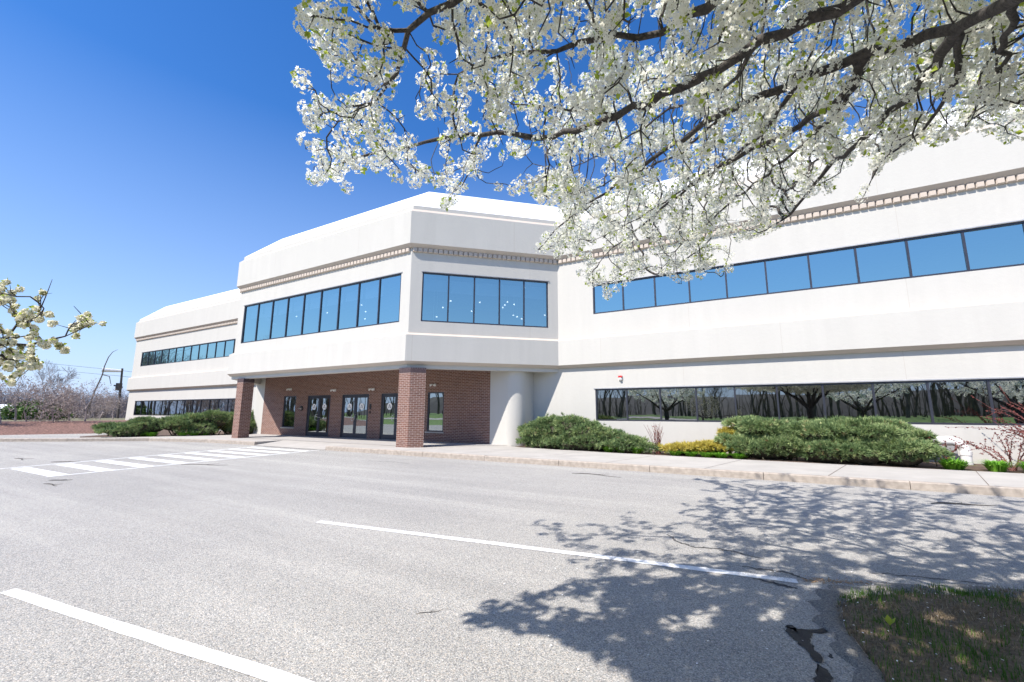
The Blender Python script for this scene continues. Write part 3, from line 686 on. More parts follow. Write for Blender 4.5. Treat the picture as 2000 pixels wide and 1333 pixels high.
# lobby behind the doors
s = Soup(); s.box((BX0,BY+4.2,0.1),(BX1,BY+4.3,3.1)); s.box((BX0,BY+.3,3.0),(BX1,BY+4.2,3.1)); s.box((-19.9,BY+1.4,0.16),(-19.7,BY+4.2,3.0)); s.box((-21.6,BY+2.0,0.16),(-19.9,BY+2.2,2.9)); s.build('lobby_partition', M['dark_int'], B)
# ceiling lamps seen through the upper glass
for k, (px, py, d) in enumerate([(880,589,2.2),(865,602,2.8),(853,620,3.4),(846,637,4),(937,592,2.5),(921,609,3.0),(991,591,2.2),(986,597,2.8),(982,602,3.4),(1003,617,4),(1010,620,3.2),(1019,624,2.8),(1027,563,1.2),(1031,567,1.4),(1036,570,1.6),(1041,573,1.8),(639,612,3.0),(714,610,2.6),(713,624,3.6),(706,597,2.2),(1064,617,3.0),(1004,596,2.5),(579,619,3.0)]):
    r = ray(px, py); a = Vector((RW[4][0], RW[4][1], 0)) if px > 800 else Vector((RW[3][0], RW[3][1], 0))
    nn = Vector((-0.6932, 0.7207, 0)) if px > 800 else Vector((0, 1, 0))
    t = (nn.dot(a-Vector((0,0,H)))+d)/nn.dot(r); p = r*t+Vector((0,0,H))
    lp = thing('pendant_lamp', 'small lit pendant lamp behind the upper entrance glass', 'lamp', tuple(p), 'pendant lamps behind the upper entrance windows')
    s = Soup(); K = 10
    s.add([(p.x+.042*math.cos(2*PI*k_/K), p.y+.042*math.sin(2*PI*k_/K), p.z) for k_ in range(K)]+[(p.x+.03*math.cos(2*PI*k_/K), p.y+.03*math.sin(2*PI*k_/K), p.z+.05) for k_ in range(K)],
          [(k_, (k_+1) % K, K+(k_+1) % K, K+k_) for k_ in range(K)]); s.add([(p.x+.04*math.cos(-2*PI*k_/K), p.y+.04*math.sin(-2*PI*k_/K), p.z+.004) for k_ in range(K)], [list(range(K))])
    s.build('lamp_shade', M['lampglow'], lp)
    s = Soup(); s.tube([(p.x,p.y,p.z+.05),(p.x,p.y,max(p.z+.1,7.34))], 0.004, 4); s.build('cord', M['white_plastic'], lp)

# small fittings on the walls
def floodlight(x, z, label):
    o = thing('floodlight', label, 'wall light', (x, BY, z), 'floodlights over the entrance')
    s = Soup(); s.box((x-.06,BY-.03,z-.06),(x+.06,BY-.002,z+.06)); s.build('backplate', M['white_plastic'], o)
    for sg in (-1, 1):
        s = Soup(); s.tube([(x+sg*.03,BY-.03,z),(x+sg*.06,BY-.10,z+.02),(x+sg*.07,BY-.11,z+.02),(x+sg*.12,BY-.20,z-.03),(x+sg*.125,BY-.21,z-.03)], [.015,.016,.035,.055,.048], 10); s.build('lamp_head', M['white_plastic'], o, smooth=True)
floodlight(-23.81, 2.74, 'small floodlight above the narrow dark window at the far end of the brick wall')
floodlight(-19.98, 2.60, 'twin head floodlight above the brick pier between the two double doors')
floodlight(-17.10, 2.58, 'twin head floodlight above the brick pier left of the door behind the pillar')
floodlight(-13.17, 2.68, 'floodlight above the side window right of the big pillar')
s = Soup(); s.box((-17.30,BY-.04,1.60),(-17.20,BY-.002,1.86)); s.box((-17.30,BY-.05,1.40),(-17.22,BY-.002,1.50)); tag(s.build('card_reader', M['black_plastic']), 'black card reader on the brick beside the middle doors', 'card reader')
o = thing('fire_connection', 'small dark fire hose connection on the brick left of the doors', 'hose connection', (-22.72, BY, 1.66))
s = Soup(); s.tube([(-22.72,BY-.002,1.66),(-22.72,BY-.03,1.66)], [.14,.13], 14); s.build('wall_plate', M['black_plastic'], o)
for sg in (-1, 1):
    s = Soup(); s.tube([(-22.72+sg*.06,BY-.02,1.66),(-22.72+sg*.10,BY-.14,1.63)], [.045,.05], 10); s.build('hose_inlet', M['steel'], o, smooth=True)
o = thing('alarm_strobe', 'red and white fire alarm strobe on the white wall above the lower windows', 'alarm', (-5.0, 16.85, 2.8)); WY = RW[5][1]
s = Soup(); s.box((-5.07,WY-.05,2.70),(-4.93,WY-.002,2.80)); s.tube([(-5.0,WY-.05,2.74),(-5.0,WY-.10,2.72)], [.06,.04], 10); s.build('horn', M['white_plastic'], o)
s = Soup()
for xx in (-5.04, -4.96): s.box((xx-.032,WY-.08,2.805),(xx+.032,WY-.002,2.87))
s.build('strobe_lens', M['red_plastic'], o)
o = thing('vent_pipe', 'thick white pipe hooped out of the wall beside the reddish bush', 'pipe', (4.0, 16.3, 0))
s = Soup(); py_ = WY-0.42
arc = [(2.75,py_,0.02),(2.75,py_,0.45)]+[(2.75+.28*(1-math.cos(t)),py_,0.45+.28*math.sin(t)) for t in np.linspace(.2,PI/2,6)]+[(4.02,py_,0.73)]+[(4.02+.28*math.sin(t),py_,0.73-.28*(1-math.cos(t))) for t in np.linspace(.2,PI/2,6)]+[(4.30,py_,0.02)]
s.tube(arc, 0.115, 14); s.build('pipe_run', M['white_plastic'], o, smooth=True)
s = Soup(); s.box((2.85,WY-.03,.02),(4.24,WY-.002,.70)); s.build('hoop_shade_panel', M['flash'], o)  # grey panel standing in for the shade under the hoop, set as colour
for c_, d_ in (((4.30,py_,0.42),(0,0,1)), ((3.98,py_,0.73),(1,0,0))):
    s = Soup(); c_ = Vector(c_); d_ = Vector(d_); s.tube([c_-d_*.05, c_+d_*.05], .128, 14); s.build('pipe_collar', M['white_plastic'], o, smooth=True)
#==VEG==
# ================================================================== VEGETATION
def rot_to(nrm, rng):
    """(N,3,3) matrices taking +Z to nrm with a random spin"""
    nrm = nrm/np.linalg.norm(nrm, axis=1, keepdims=True)
    ref = rng.normal(size=nrm.shape); u = np.cross(ref, nrm); u /= np.linalg.norm(u, axis=1, keepdims=True)+1e-9
    v = np.cross(nrm, u); return np.stack([u, v, nrm], axis=2)
def blossom_templates(k, rng, florets=14, size=0.0145, rad=0.048):
    """umbels of five-petalled florets; one (V,3) array and face dictionary each"""
    out = []
    for _ in range(k):
        V, F4, F3, R4, R3_ = [], [], [], [], []
        for j in range(florets):
            ct = rng.uniform(-0.75, 1); ph = rng.uniform(0, 2*PI); st = math.sqrt(max(0, 1-ct*ct))
            d = np.array([st*math.cos(ph), st*math.sin(ph), ct]); c = d*rad*rng.uniform(0.80, 1.08)
            A = rot_to((d+rng.normal(size=3)*0.22)[None], rng)[0]; sz = size*rng.uniform(0.85, 1.15); b = len(V)
            pts = []
            for i in range(5):
                t = 2*PI*i/5; t2 = t+PI/5
                pts.append((0.60*math.cos(t), 0.60*math.sin(t), 0.08)); pts.append((1.04*math.cos(t2), 1.04*math.sin(t2), 0.20))
            pts += [(0.24*math.cos(a), 0.24*math.sin(a), 0.2) for a in (0, 2.1, 4.2)]
            V += [tuple(c+A@(np.array(p)*sz)) for p in pts]
            rr = rng.uniform(0.1, 0.75)
            F4.append([b+q for q in range(10)]); R4.append(rr)
            F3.append((b+10, b+11, b+12)); R3_.append(0.93+0.07*rng.random())
        out.append((np.array(V), {10: (np.array(F4), np.array(R4)), 3: (np.array(F3), np.array(R3_))}))
    return out
def ball_templates(k, rng):
    """single full blossoms seen close by: overlapping petals round a ball with a green calyx below"""
    out = []
    for _ in range(k):
        V, F, R_ = [], [], []
        for j in range(34):
            ct = rng.uniform(-.8, 1); ph = rng.uniform(0, 2*PI); st = math.sqrt(1-ct*ct); d = np.array([st*math.cos(ph), st*math.sin(ph), ct])
            A = rot_to((d+rng.normal(size=3)*.35)[None], rng)[0]; c = d*.034*rng.uniform(.8, 1.1); b = len(V); sz = .021*rng.uniform(.8, 1.2)
            for a in range(6): V.append(tuple(c+A@(np.array([math.cos(a*PI/3)*(1 if a else 1.25), .8*math.sin(a*PI/3), -.18 if a % 2 else .05])*sz)))
            F.append([b+q for q in range(6)]); R_.append(rng.uniform(.05, .8) if ct > -.55 else .96)
        out.append((np.array(V), {6: (np.array(F), np.array(R_))}))
    return out
def leaf_templates(k, rng, L=0.052):
    out = []
    for _ in range(k):
        V, F4, R4 = [], [], []
        for j in range(rng.integers(2, 5)):
            a = rng.uniform(0, 2*PI); tilt = rng.uniform(0.3, 1.1); l = L*rng.uniform(0.6, 1.25); wv = l*0.36
            d = np.array([math.cos(a)*math.sin(tilt), math.sin(a)*math.sin(tilt), math.cos(tilt)]); sd = np.array([-math.sin(a), math.cos(a), 0]); up = np.cross(d, sd)
            o = d*0.03; b = len(V)
            V += [tuple(o), tuple(o+d*l*.45+sd*wv+up*.1*l), tuple(o+d*l), tuple(o+d*l*.45-sd*wv+up*.1*l), tuple(o+d*l*.5-up*.06*l)]
            F4 += [(b, b+1, b+2, b+4), (b, b+4, b+2, b+3)]; r = rng.uniform(0, .7); R4 += [r, r]
        out.append((np.array(V), {4: (np.array(F4), np.array(R4))}))
    return out

def grow(seeds, attr, step=0.1, infl=1.0, kill=0.15, iters=90, wig=0.25, trop=(0, 0, 0), rng=RNG, okfn=None):
    """space colonisation: seeds = [(pos, parent)], attr = (N,3); returns positions and parents"""
    pos = [Vector(p) for p, _ in seeds]; par = [q for _, q in seeds]; alive = [Vector(a) for a in attr]; seen = {}
    trop = Vector(trop)
    for it in range(iters):
        kd = kdtree.KDTree(len(pos))
        for i, p in enumerate(pos): kd.insert(p, i)
        kd.balance(); acc = {}; keep = []
        for a in alive:
            co, i, d = kd.find(a)
            if d < kill: continue
            keep.append(a)
            if d < infl: acc[i] = acc.get(i, Vector((0, 0, 0)))+(a-co)/d
        alive = keep; added = 0
        for i, v in acc.items():
            if v.length < 1e-6: continue
            v = v.normalized()
            if par[i] >= 0: v = v+(pos[i]-pos[par[i]]).normalized()*0.45
            r_ = rng.normal(size=3)*wig; v = (v+Vector(r_)+trop).normalized()
            q = pos[i]+v*step
            if okfn and not okfn(q):
                seen[i] = seen.get(i, 0)+1
                if seen[i] > 3: alive = [a for a in alive if (a-pos[i]).length > kill*2.2]
                continue
            if kd.find(q)[2] < step*0.45: 
                seen[i] = seen.get(i, 0)+1
                if seen[i] > 3: alive = [a for a in alive if (a-pos[i]).length > kill*2.2]
                continue
            pos.append(q); par.append(i); added += 1
        if not added or not alive: break
    return pos, par
def radii(pos, par, base, tip=0.0042, ex=2.35):
    n_ = len(pos); kids = [[] for _ in range(n_)]
    for i, p in enumerate(par):
        if p >= 0: kids[p].append(i)
    r = [0.0]*n_
    for i in range(n_-1, -1, -1):
        acc = sum(r[k]**ex for k in kids[i]); r[i] = max(tip, acc**(1/ex) if acc else tip)
        if base.get(i): r[i] = max(r[i]*0.25, base[i])
    return r, kids
def tubes(s, pos, par, r, kids, thin=3):
    roots = [i for i, p in enumerate(par) if p < 0]; stack = [(i, None) for i in roots]
    while stack:
        i, frm = stack.pop(); chain = [] if frm is None else [frm]
        while True:
            chain.append(i)
            if not kids[i]: break
            ks = sorted(kids[i], key=lambda k: -r[k])
            for k in ks[1:]: stack.append((k, i))
            i = ks[0]
        if len(chain) < 2: continue
        rr = [min(r[c], r[chain[min(1, len(chain)-1)]]) if j == 0 and frm is not None else r[c] for j, c in enumerate(chain)]
        m = max(rr); sides = 10 if m > .05 else 7 if m > .02 else 5 if m > .009 else thin
        rr[-1] *= 0.4
        if m > .03: rr = [q*(1+0.09*math.sin(j*2.3+chain[0])+0.05*math.sin(j*5.1)) for j, q in enumerate(rr)]
        s.tube([pos[c] for c in chain], rr, sides, cap=False)
def limb_seed(seeds, base, pts, rads, start=-1, step=0.12):
    """adds a hand-placed limb to the skeleton; returns the indices along it"""
    idx = []; p0 = Vector(pts[0]); par = start
    if start < 0: seeds.append((p0, -1)); base[len(seeds)-1] = rads[0]; par = len(seeds)-1
    idx.append(par)
    for k in range(len(pts)-1):
        a, b = Vector(pts[k]), Vector(pts[k+1]); K = max(1, int((b-a).length/step))
        for j in range(1, K+1):
            f = j/K; p = a.lerp(b, f)+Vector(RNG.normal(size=3)*0.012)
            seeds.append((p, par)); par = len(seeds)-1; base[par] = rads[k]*(1-f)+rads[k+1]*f; idx.append(par)
    return idx
def in_poly(x, y, P):
    c = False; j = len(P)-1
    for i in range(len(P)):
        if (P[i][1] > y) != (P[j][1] > y) and x < (P[j][0]-P[i][0])*(y-P[i][1])/(P[j][1]-P[i][1]+1e-9)+P[i][0]: c = not c
        j = i
    return c
BT = blossom_templates(12, RNG, florets=34, size=0.0125, rad=0.052); BALL = ball_templates(8, RNG); LT = leaf_templates(8, RNG, L=.036)
BTL = blossom_templates(6, RNG, florets=13, size=0.026, rad=0.055)
def dress(pos, par, r, kids, petal, leaf, prob, rmax=0.0125, temps=None, leafp=0.55, scale=1.0, rng=RNG, keepfn=None, off=.022, clump=False):
    """hang blossom umbels and young leaves on the thin twigs"""
    T, Nn = [], []
    for i in range(len(pos)):
        if r[i] > rmax or par[i] < 0: continue
        tip = not kids[i]
        pr = prob
        if clump:                                  # bare stretches between full bloom
            q_ = pos[i]; pr = prob*(1.25+1.35*math.sin(q_.x*5.3+1.7*math.sin(q_.z*4.1))*math.sin(q_.y*4.7+q_.z*3.3))
            tip = tip and pr > .2
        if not tip and rng.random() > pr: continue
        if keepfn and not keepfn(pos[i]): continue
        d = (pos[i]-pos[par[i]]).normalized(); o = Vector(rng.normal(size=3)); o = (o-d*o.dot(d)*(0.2 if tip else 0.9)+Vector((0, 0, 0.35))+(d*0.8 if tip else Vector((0, 0, 0)))).normalized()
        T.append(tuple(pos[i]+o*off)); Nn.append(tuple(o))
    T, Nn = np.array(T), np.array(Nn); temps = temps or BT
    A = rot_to(Nn, rng)*(rng.uniform(0.78, 1.22, len(T))*scale)[:, None, None]; pick = rng.integers(0, len(temps), len(T))
    for k in range(len(temps)):
        m = pick == k
        if m.any(): petal.inst(*temps[k], A[m], T[m], rng.uniform(-0.1, 0.15, m.sum()))
    sel = rng.random(len(T)) < leafp; T2, A2 = T[sel], A[sel]; pick = rng.integers(0, len(LT), len(T2))
    for k in range(len(LT)):
        m = pick == k
        if m.any(): leaf.inst(*LT[k], A2[m], T2[m], rng.uniform(0, 0.3, m.sum()))

# ---- the flowering pear whose branches hang into the picture
SIL = [(610,-60),(600,60),(606,105),(650,128),(640,165),(585,152),(580,185),(600,205),(592,232),(640,262),(575,262),(585,300),(640,312),(582,342),(600,362),(665,362),(690,386),(712,345),(800,352),(868,358),(862,405),(888,405),(905,366),(965,372),(1035,378),(1072,405),(1100,425),(1062,452),(1028,505),(1060,512),(1102,500),(1126,520),(1140,560),(1185,580),(1222,568),(1250,538),(1335,556),(1398,550),(1440,520),(1430,470),(1508,462),(1540,435),(1580,392),(1640,368),(1655,325),(1700,318),(1705,350),(1722,330),(1780,292),(1880,262),(1905,232),(1985,275),(2060,290),(2060,-60)]
HOLES = [[(770,40),(835,30),(850,80),(800,110),(765,90)],[(862,115),(905,110),(910,165),(870,180)],[(1235,30),(1300,40),(1310,95),(1260,110),(1225,70)],[(735,195),(790,180),(800,230),(750,235)],[(930,330),(1030,300),(1060,340),(960,350)],[(1270,215),(1310,200),(1330,225),(1290,240)],[(1430,350),(1500,330),(1480,380)],[(1660,190),(1720,180),(1700,230),(1650,235)],[(700,40),(735,30),(740,75),(705,85)],[(1085,95),(1150,90),(1165,150),(1100,165)],[(1330,235),(1385,225),(1390,262),(1340,270)],[(1540,225),(1585,215),(1590,250),(1545,262)],[(1120,300),(1190,310),(1170,350),(1110,345)],[(980,215),(1040,215),(1030,245),(985,245)],[(1790,195),(1845,185),(1835,225),(1795,235)],[(1250,300),(1300,290),(1310,330),(1260,340)],[(640,150),(680,150),(690,190),(650,195)],[(820,280),(870,285),(865,325),(825,320)]]
def pear_attr(nf, nb):
    A = []
    for _ in range(200000):
        if len(A) >= nf: break
        px, py = RNG.uniform(560, 2040), RNG.uniform(-50, 590)
        if not in_poly(px, py, SIL) or any(in_poly(px, py, h) for h in HOLES): continue
        if py < 350: z = RNG.uniform(3.05, 4.15)
        else:
            t = (py-350)/230; z = RNG.uniform(3.0-0.12*t, 3.95-0.55*t)
        if px > 1150 and RNG.random() < 0.26 and py < 420: z = RNG.uniform(3.9, 4.9)
        if px < 900: z = RNG.uniform(3.1, 3.85)
        p = at(px, py, z)
        if (p-Vector((0,0,H))).length > 9.5: continue
        if math.sin(p.x*5.1+1.3*math.sin(p.y*2.9))*math.sin(p.y*4.3+p.z*2.7)+.45*math.sin(px*.031+py*.047)*math.sin(py*.039-px*.017) < -.30: continue
        A.append(tuple(p))
    k = 0
    while k < 1050:                                # the far side of the crown, higher and nearer the building
        px, py = RNG.uniform(1090, 2060), RNG.uniform(90, 470)
        if not in_poly(px, py, SIL) or any(in_poly(px, py, h) for h in HOLES): continue
        p = at(px, py, RNG.uniform(4.1, 5.7))
        if p.y > 7.6 or (p-Vector((0,0,H))).length > 9.0: continue
        if math.sin(p.x*3.9+1.3*math.sin(p.y*2.3))*math.sin(p.y*3.7+p.z*2.7) < -.45: continue
        A.append(tuple(p)); k += 1
    k = 0; cen = np.array([1.5, 1.5, 3.75])
    while k < nb:
        d = RNG.normal(size=3); d /= np.linalg.norm(d); p = cen+d*np.array([4.9, 4.9, 0.95])*RNG.uniform(0.25, 1)**0.5
        if p[2] < 2.75 or ((p[1] < -1.3 or p[0] > 4.6) and RNG.random() < .75): continue
        q = proj(p)
        if q and -60 < q[0] < 2060 and -70 < q[1] < 1400: continue
        if q and q[0] < 640 and q[1] > -130: continue
        if p[2] < 3.0 and math.hypot(p[0], p[1]) < 1.2: continue
        dv = Vector(p)-Vector((-1.9, .45, 1.75))
        if (dv-SUN*dv.dot(SUN)).length < 0.85: continue
        A.append(tuple(p)); k += 1
    return np.array(A)
seeds, base = [], {}
TB = (1.95, 2.0, 0.05); FK = (1.93, 1.98, 1.75)
tr = limb_seed(seeds, base, [TB, (1.95,2.0,0.35), (1.94,1.99,1.1), FK], [.25,.19,.165,.17]); f = tr[-1]
L2 = limb_seed(seeds, base, [FK, (1.62,1.98,2.25), at(2060,-70,2.74), at(1980,-6,2.92), at(1870,52,3.1), at(1700,112,3.28), at(1570,152,3.42), at(1490,192,3.5), at(1410,222,3.6), at(1310,282,3.7), at(1225,345,3.7), at(1120,420,3.5), at(1050,490,3.3)], [.09,.045,.028,.026,.025,.027,.028,.027,.025,.021,.016,.010,.005], f)
L1 = limb_seed(seeds, base, [FK, (1.45,1.75,2.4), at(1880,-110,2.95), at(1740,-40,3.15), at(1640,15,3.27), at(1480,85,3.42), at(1440,112,3.45), at(1330,172,3.52), at(1210,230,3.62), at(1080,272,3.72), at(1000,262,3.75), at(860,266,3.8), at(740,300,3.7), at(640,330,3.55)], [.09,.055,.036,.030,.027,.029,.029,.028,.027,.024,.021,.017,.012,.006], f)
k2 = L2[min(range(len(L2)), key=lambda i: (seeds[L2[i]][0]-at(1700,112,3.28)).length)]
limb_seed(seeds, base, [seeds[k2][0], at(1650,190,3.4), at(1560,250,3.5), at(1440,305,3.6), at(1370,345,3.6), at(1270,425,3.45), at(1170,510,3.15)], [.025,.023,.021,.018,.015,.011,.005], k2)
k3 = L2[min(range(len(L2)), key=lambda i: (seeds[L2[i]][0]-at(1870,52,3.1)).length)]
limb_seed(seeds, base, [seeds[k3][0], at(1830,130,3.3), at(1740,215,3.5), at(1625,322,3.72), at(1530,430,3.6), at(1480,460,3.4)], [.026,.025,.023,.019,.012,.006], k3)
def side_limb(frm, pts, r0):
    i = min(range(len(seeds)), key=lambda j: (seeds[j][0]-frm).length); K = len(pts)
    limb_seed(seeds, base, [seeds[i][0]]+pts, [r0*(1-.75*k/K) for k in range(K+1)], i)
side_limb(at(1870,52,3.1), [at(1868,160,3.35), at(1800,255,3.5), at(1712,325,3.6), at(1690,385,3.6)], .017)
side_limb(at(1700,112,3.28), [at(1650,200,3.5), at(1575,280,3.6), at(1440,385,3.65), at(1330,480,3.5), at(1285,535,3.35)], .02)
side_limb(at(1570,152,3.42), [at(1500,250,3.55), at(1395,335,3.65), at(1250,425,3.6), at(1160,470,3.45)], .017)
side_limb(at(1410,222,3.6), [at(1330,300,3.75), at(1200,352,3.8), at(1095,400,3.7)], .014)
side_limb(at(1980,-6,2.92), [at(1960,110,3.2), at(1925,190,3.4), at(1890,245,3.5)], .016)
side_limb(at(1480,85,3.42), [at(1420,170,3.6), at(1300,215,3.7), at(1180,300,3.8), at(1080,345,3.8)], .015)
side_limb(at(1210,230,3.62), [at(1120,215,3.7), at(1010,205,3.75), at(930,170,3.75)], .012)
L4 = limb_seed(seeds, base, [FK, (1.3,1.5,2.5), at(1640,-140,3.05), at(1480,-60,3.35), at(1380,10,3.5), at(1290,60,3.6), at(1130,82,3.7), at(960,118,3.75), at(860,150,3.7)], [.07,.05,.034,.028,.024,.02,.016,.011,.005], f)
k4 = L4[len(L4)//2-3]
limb_seed(seeds, base, [seeds[k4][0], at(1200,-120,3.35), at(1000,-90,3.45), at(880,0,3.5), at(795,62,3.52), at(772,140,3.55), at(735,195,3.55), at(660,240,3.5)], [.03,.026,.022,.018,.016,.013,.009,.005], k4)
k5 = L1[min(range(len(L1)), key=lambda i: (seeds[L1[i]][0]-at(940,262,3.77)).length)]
limb_seed(seeds, base, [seeds[k5][0], at(915,320,3.7), at(903,362,3.66), at(878,396,3.6)], [.012,.008,.006,.004], k5)
for pt, rr in (((4.6,2.6,4.2),.09),((3.2,4.2,4.6),.08),((2.2,-.4,4.3),.08),((.1,.2,4.6),.06),((.4,-1.9,4.0),.05),((4.4,-.4,4.2),.08),((1.9,2.1,6.1),.09),((2.6,5.2,4.2),.05),((-1.4,-.6,4.0),.04)):
    pt = Vector(pt); mid = Vector(FK).lerp(pt, .45)+Vector((0,0,.5)); limb_seed(seeds, base, [FK, mid, pt], [rr, rr*.6, .012], f, 0.2)
attr = pear_attr(3000, 5200)
def inside_crown(p):
    q = proj(p); return q is None or not (-20 < q[0] < 2020 and -20 < q[1] < 1353) or in_poly(q[0], q[1], SIL)
pos, par = grow(seeds, attr, okfn=inside_crown, step=0.08, infl=1.3, kill=0.125, iters=75, wig=0.36)
r, kids = radii(pos, par, base, 0.0042, 2.6)
pear = thing('flowering_pear', 'white flowering pear in full bloom spreading dark limbs over the car park from the right', 'tree', TB)
s = Soup(); tubes(s, pos, par, r, kids); s.build('trunk', M['bark'], pear, smooth=True)
def visible(p):
    q = proj(p); return q is not None and -80 < q[0] < 2080 and -90 < q[1] < 700
def blooming(p):
    if not visible(p): return False
    q = proj(p); return not any(in_poly(q[0], q[1], h) for h in HOLES)
pet, lef = Soup(), Soup()
dress(pos, par, r, kids, pet, lef, 0.47, keepfn=blooming, scale=1.1, leafp=.85, clump=True)
dress(pos, par, r, kids, pet, lef, 1.0, temps=BTL, scale=1.75, rmax=.016, leafp=0.4, keepfn=lambda p: not visible(p))
pet.build('crown', M['petal'], pear); lef.build('foliage', M['pearleaf'], pear)
print('pear nodes', len(pos), 'petal verts', pet.n)

# ---- second pear reaching in at the left edge
SIL2 = [(-160,500),(0,545),(30,548),(20,600),(60,575),(95,562),(105,590),(92,640),(118,655),(165,600),(178,615),(168,665),(110,680),(88,690),(90,725),(60,745),(30,725),(0,760),(-160,800)]
A = []
while len(A) < 520:
    px, py = RNG.uniform(-150, 180), RNG.uniform(500, 790)
    if in_poly(px, py, SIL2): 
        a_ = atd(px, py, RNG.uniform(1.75, 2.15)); A.append(tuple(a_))
cen = Vector((-4.6, -2.0, 2.0))
k = 0
while k < 1300:
    d = RNG.normal(size=3); d /= np.linalg.norm(d); p = np.array(cen)+np.array([0,0,.25])+d*np.array([1.35,1.1,0.95])*RNG.uniform(.2,1)**.5
    q = proj(p)
    if p[2] < 1.3 or (q and q[0] > -20) or p[1] > -.5: continue
    A.append(tuple(p)); k += 1
seeds, base = [], {}
tb = Vector((cen.x, cen.y, 0.0)); fk = tb+Vector((0,0,1.25))
tr = limb_seed(seeds, base, [tb, tb+Vector((0,0,.4)), fk], [.09,.07,.06]); f = tr[-1]
limb_seed(seeds, base, [fk, atd(-150,690,2.0), atd(0,655,1.95), atd(50,634,1.95), atd(95,600,1.9)], [.02,.008,.004,.003,.0018], f, .04)
limb_seed(seeds, base, [fk, atd(-150,700,1.95), atd(0,676,1.9), atd(55,683,1.9), atd(100,677,1.9), atd(160,640,1.9)], [.02,.009,.0045,.0038,.003,.0016], f, .04)
limb_seed(seeds, base, [fk, atd(-120,720,2.0), atd(0,698,1.95), atd(40,710,1.95)], [.015,.007,.004,.002], f, .04)
for v in ((0.4,0.2,1.2),(-.8,.4,1.1),(-.2,-.8,1.2),(-1.0,-.4,.8)): limb_seed(seeds, base, [fk, fk+Vector(v)*.6, fk+Vector(v)], [.04,.025,.008], f)
pos, par = grow(seeds, np.array(A), step=0.028, infl=.7, kill=0.04, iters=70, wig=0.3)
r, kids = radii(pos, par, base, 0.0012, 2.6)
pear2 = thing('flowering_pear', 'pale blossoming pear branch ends reaching in at the left edge before the shrubs', 'tree', tuple(tb))
s = Soup(); tubes(s, pos, par, r, kids)
for px, py, l in ((95,572,26),(75,590,14),(146,622,24)):
    b_ = atd(px+RNG.uniform(-6, 8), py-l, 1.9); a_ = min(pos, key=lambda q: (q-atd(px, py, 1.9)).length); s.tube([a_, a_.lerp(b_, .5)+Vector((.004,0,0)), b_], [.002,.0015,.0007], 4, cap=False)
s.build('trunk', M['bark'], pear2, smooth=True)
pet, lef = Soup(), Soup(); dress(pos, par, r, kids, pet, lef, 0.85, leafp=0.8, scale=.25, rmax=.0034, off=.008, temps=BALL, clump=True)
pet.build('crown', M['cpetal'], pear2); lef.build('foliage', M['pearleaf'], pear2)

# ---- pears on the lawn behind the camera: seen mirrored in the ground floor windows
seeds, base = [], {}
tr = limb_seed(seeds, base, [(0,0,0),(0,0,.5),(0.02,0,1.7)], [.28,.21,.2]); f = tr[-1]
for k in range(7):
    a_ = 2*PI*k/7+.3; limb_seed(seeds, base, [(0.02,0,1.7),(math.cos(a_)*1.2,math.sin(a_)*1.2,2.6),(math.cos(a_)*3.0,math.sin(a_)*3.0,3.7)], [.11,.07,.015], f, .25)
A = []
while len(A) < 900:
    d = RNG.normal(size=3); d /= np.linalg.norm(d); p = np.array([0,0,4.6])+d*np.array([4.3,4.3,2.4])*RNG.uniform(.2,1)**.4
    if p[2] > 2.5: A.append(tuple(p))
pos, par = grow(seeds, np.array(A), step=0.2, infl=2.2, kill=0.34, iters=40, wig=0.3)
r, kids = radii(pos, par, base, 0.006, 2.4)
p3 = thing('flowering_pear', 'round white blossoming pear on the lawn, mirrored in the ground floor windows', 'tree', (0,0,0), 'pears along the lawn')
s = Soup(); tubes(s, pos, par, r, kids); s.build('trunk', M['bark'], p3, smooth=True)
pet, lef = Soup(), Soup(); dress(pos, par, r, kids, pet, lef, 0.95, temps=BTL, scale=2.1, rmax=.02)
pet.build('crown', M['petal'], p3)
p3.location = (6.0,-11.0,0.05)
for (x, y, rz) in ((13.6,-7.6,1.0),(-9.5,-13.0,2.2),(-31,-15,4.0)): dup(p3, (x, y, .05), rz=rz)

# ---- bare trees
def bare_tree(h, rng, spread=0.42, depth=6, nb=3):
    """recursive leafless tree; returns tube list and twig tips"""
    segs, tips = [], []
    def rec(p, d, l, r_, dep):
        pts, rr = [p], [r_]; q = p; dd = d
        K = 3
        for i in range(K):
            dd = (dd+Vector(rng.normal(size=3)*0.10)+Vector((0,0,.05))).normalized(); q = q+dd*(l/K); pts.append(q); rr.append(r_*(1-.35*(i+1)/K))
        segs.append((pts, rr))
        if dep == 0: tips.append(q); return
        for k in range(nb if dep > 1 else 2+int(rng.random() < .5)):
            nd = (dd+Vector(rng.normal(size=3))*spread+Vector((0,0,.06))).normalized(); rec(pts[-1] if k < 2 else pts[-2], nd, l*rng.uniform(.62,.86), rr[-1]*(.8 if k == 0 else .6), dep-1)
    rec(Vector((0,0,-.1)), Vector((0,0,1)), h*.27, h*.017, depth); return segs, tips
def bare_mesh(h, seed, depth, nb, spread, buds=0, thin=3):
    rng = np.random.default_rng(seed); segs, tips = bare_tree(h, rng, spread, depth, nb); s = Soup()
    for pts, rr in segs: s.tube(pts, [max(q, .008) for q in rr], 7 if rr[0] > .06 else 4 if rr[0] > .02 else thin, cap=False)
    b = None
    if buds:
        b = Soup(); T = np.repeat(np.array([tuple(t) for t in tips]), buds, axis=0)+rng.normal(size=(len(tips)*buds, 3))*0.22
        A_ = rot_to(rng.normal(size=T.shape), rng)*0.05; b.inst(np.array([(-1,-.5,0),(1,-.5,0),(1,.5,0),(-1,.5,0)], float), {4: (np.array([[0,1,2,3]]), np.array([.3]))}, A_, T, rng.uniform(-.3,.5,len(T)))
    return s, b
protos = []
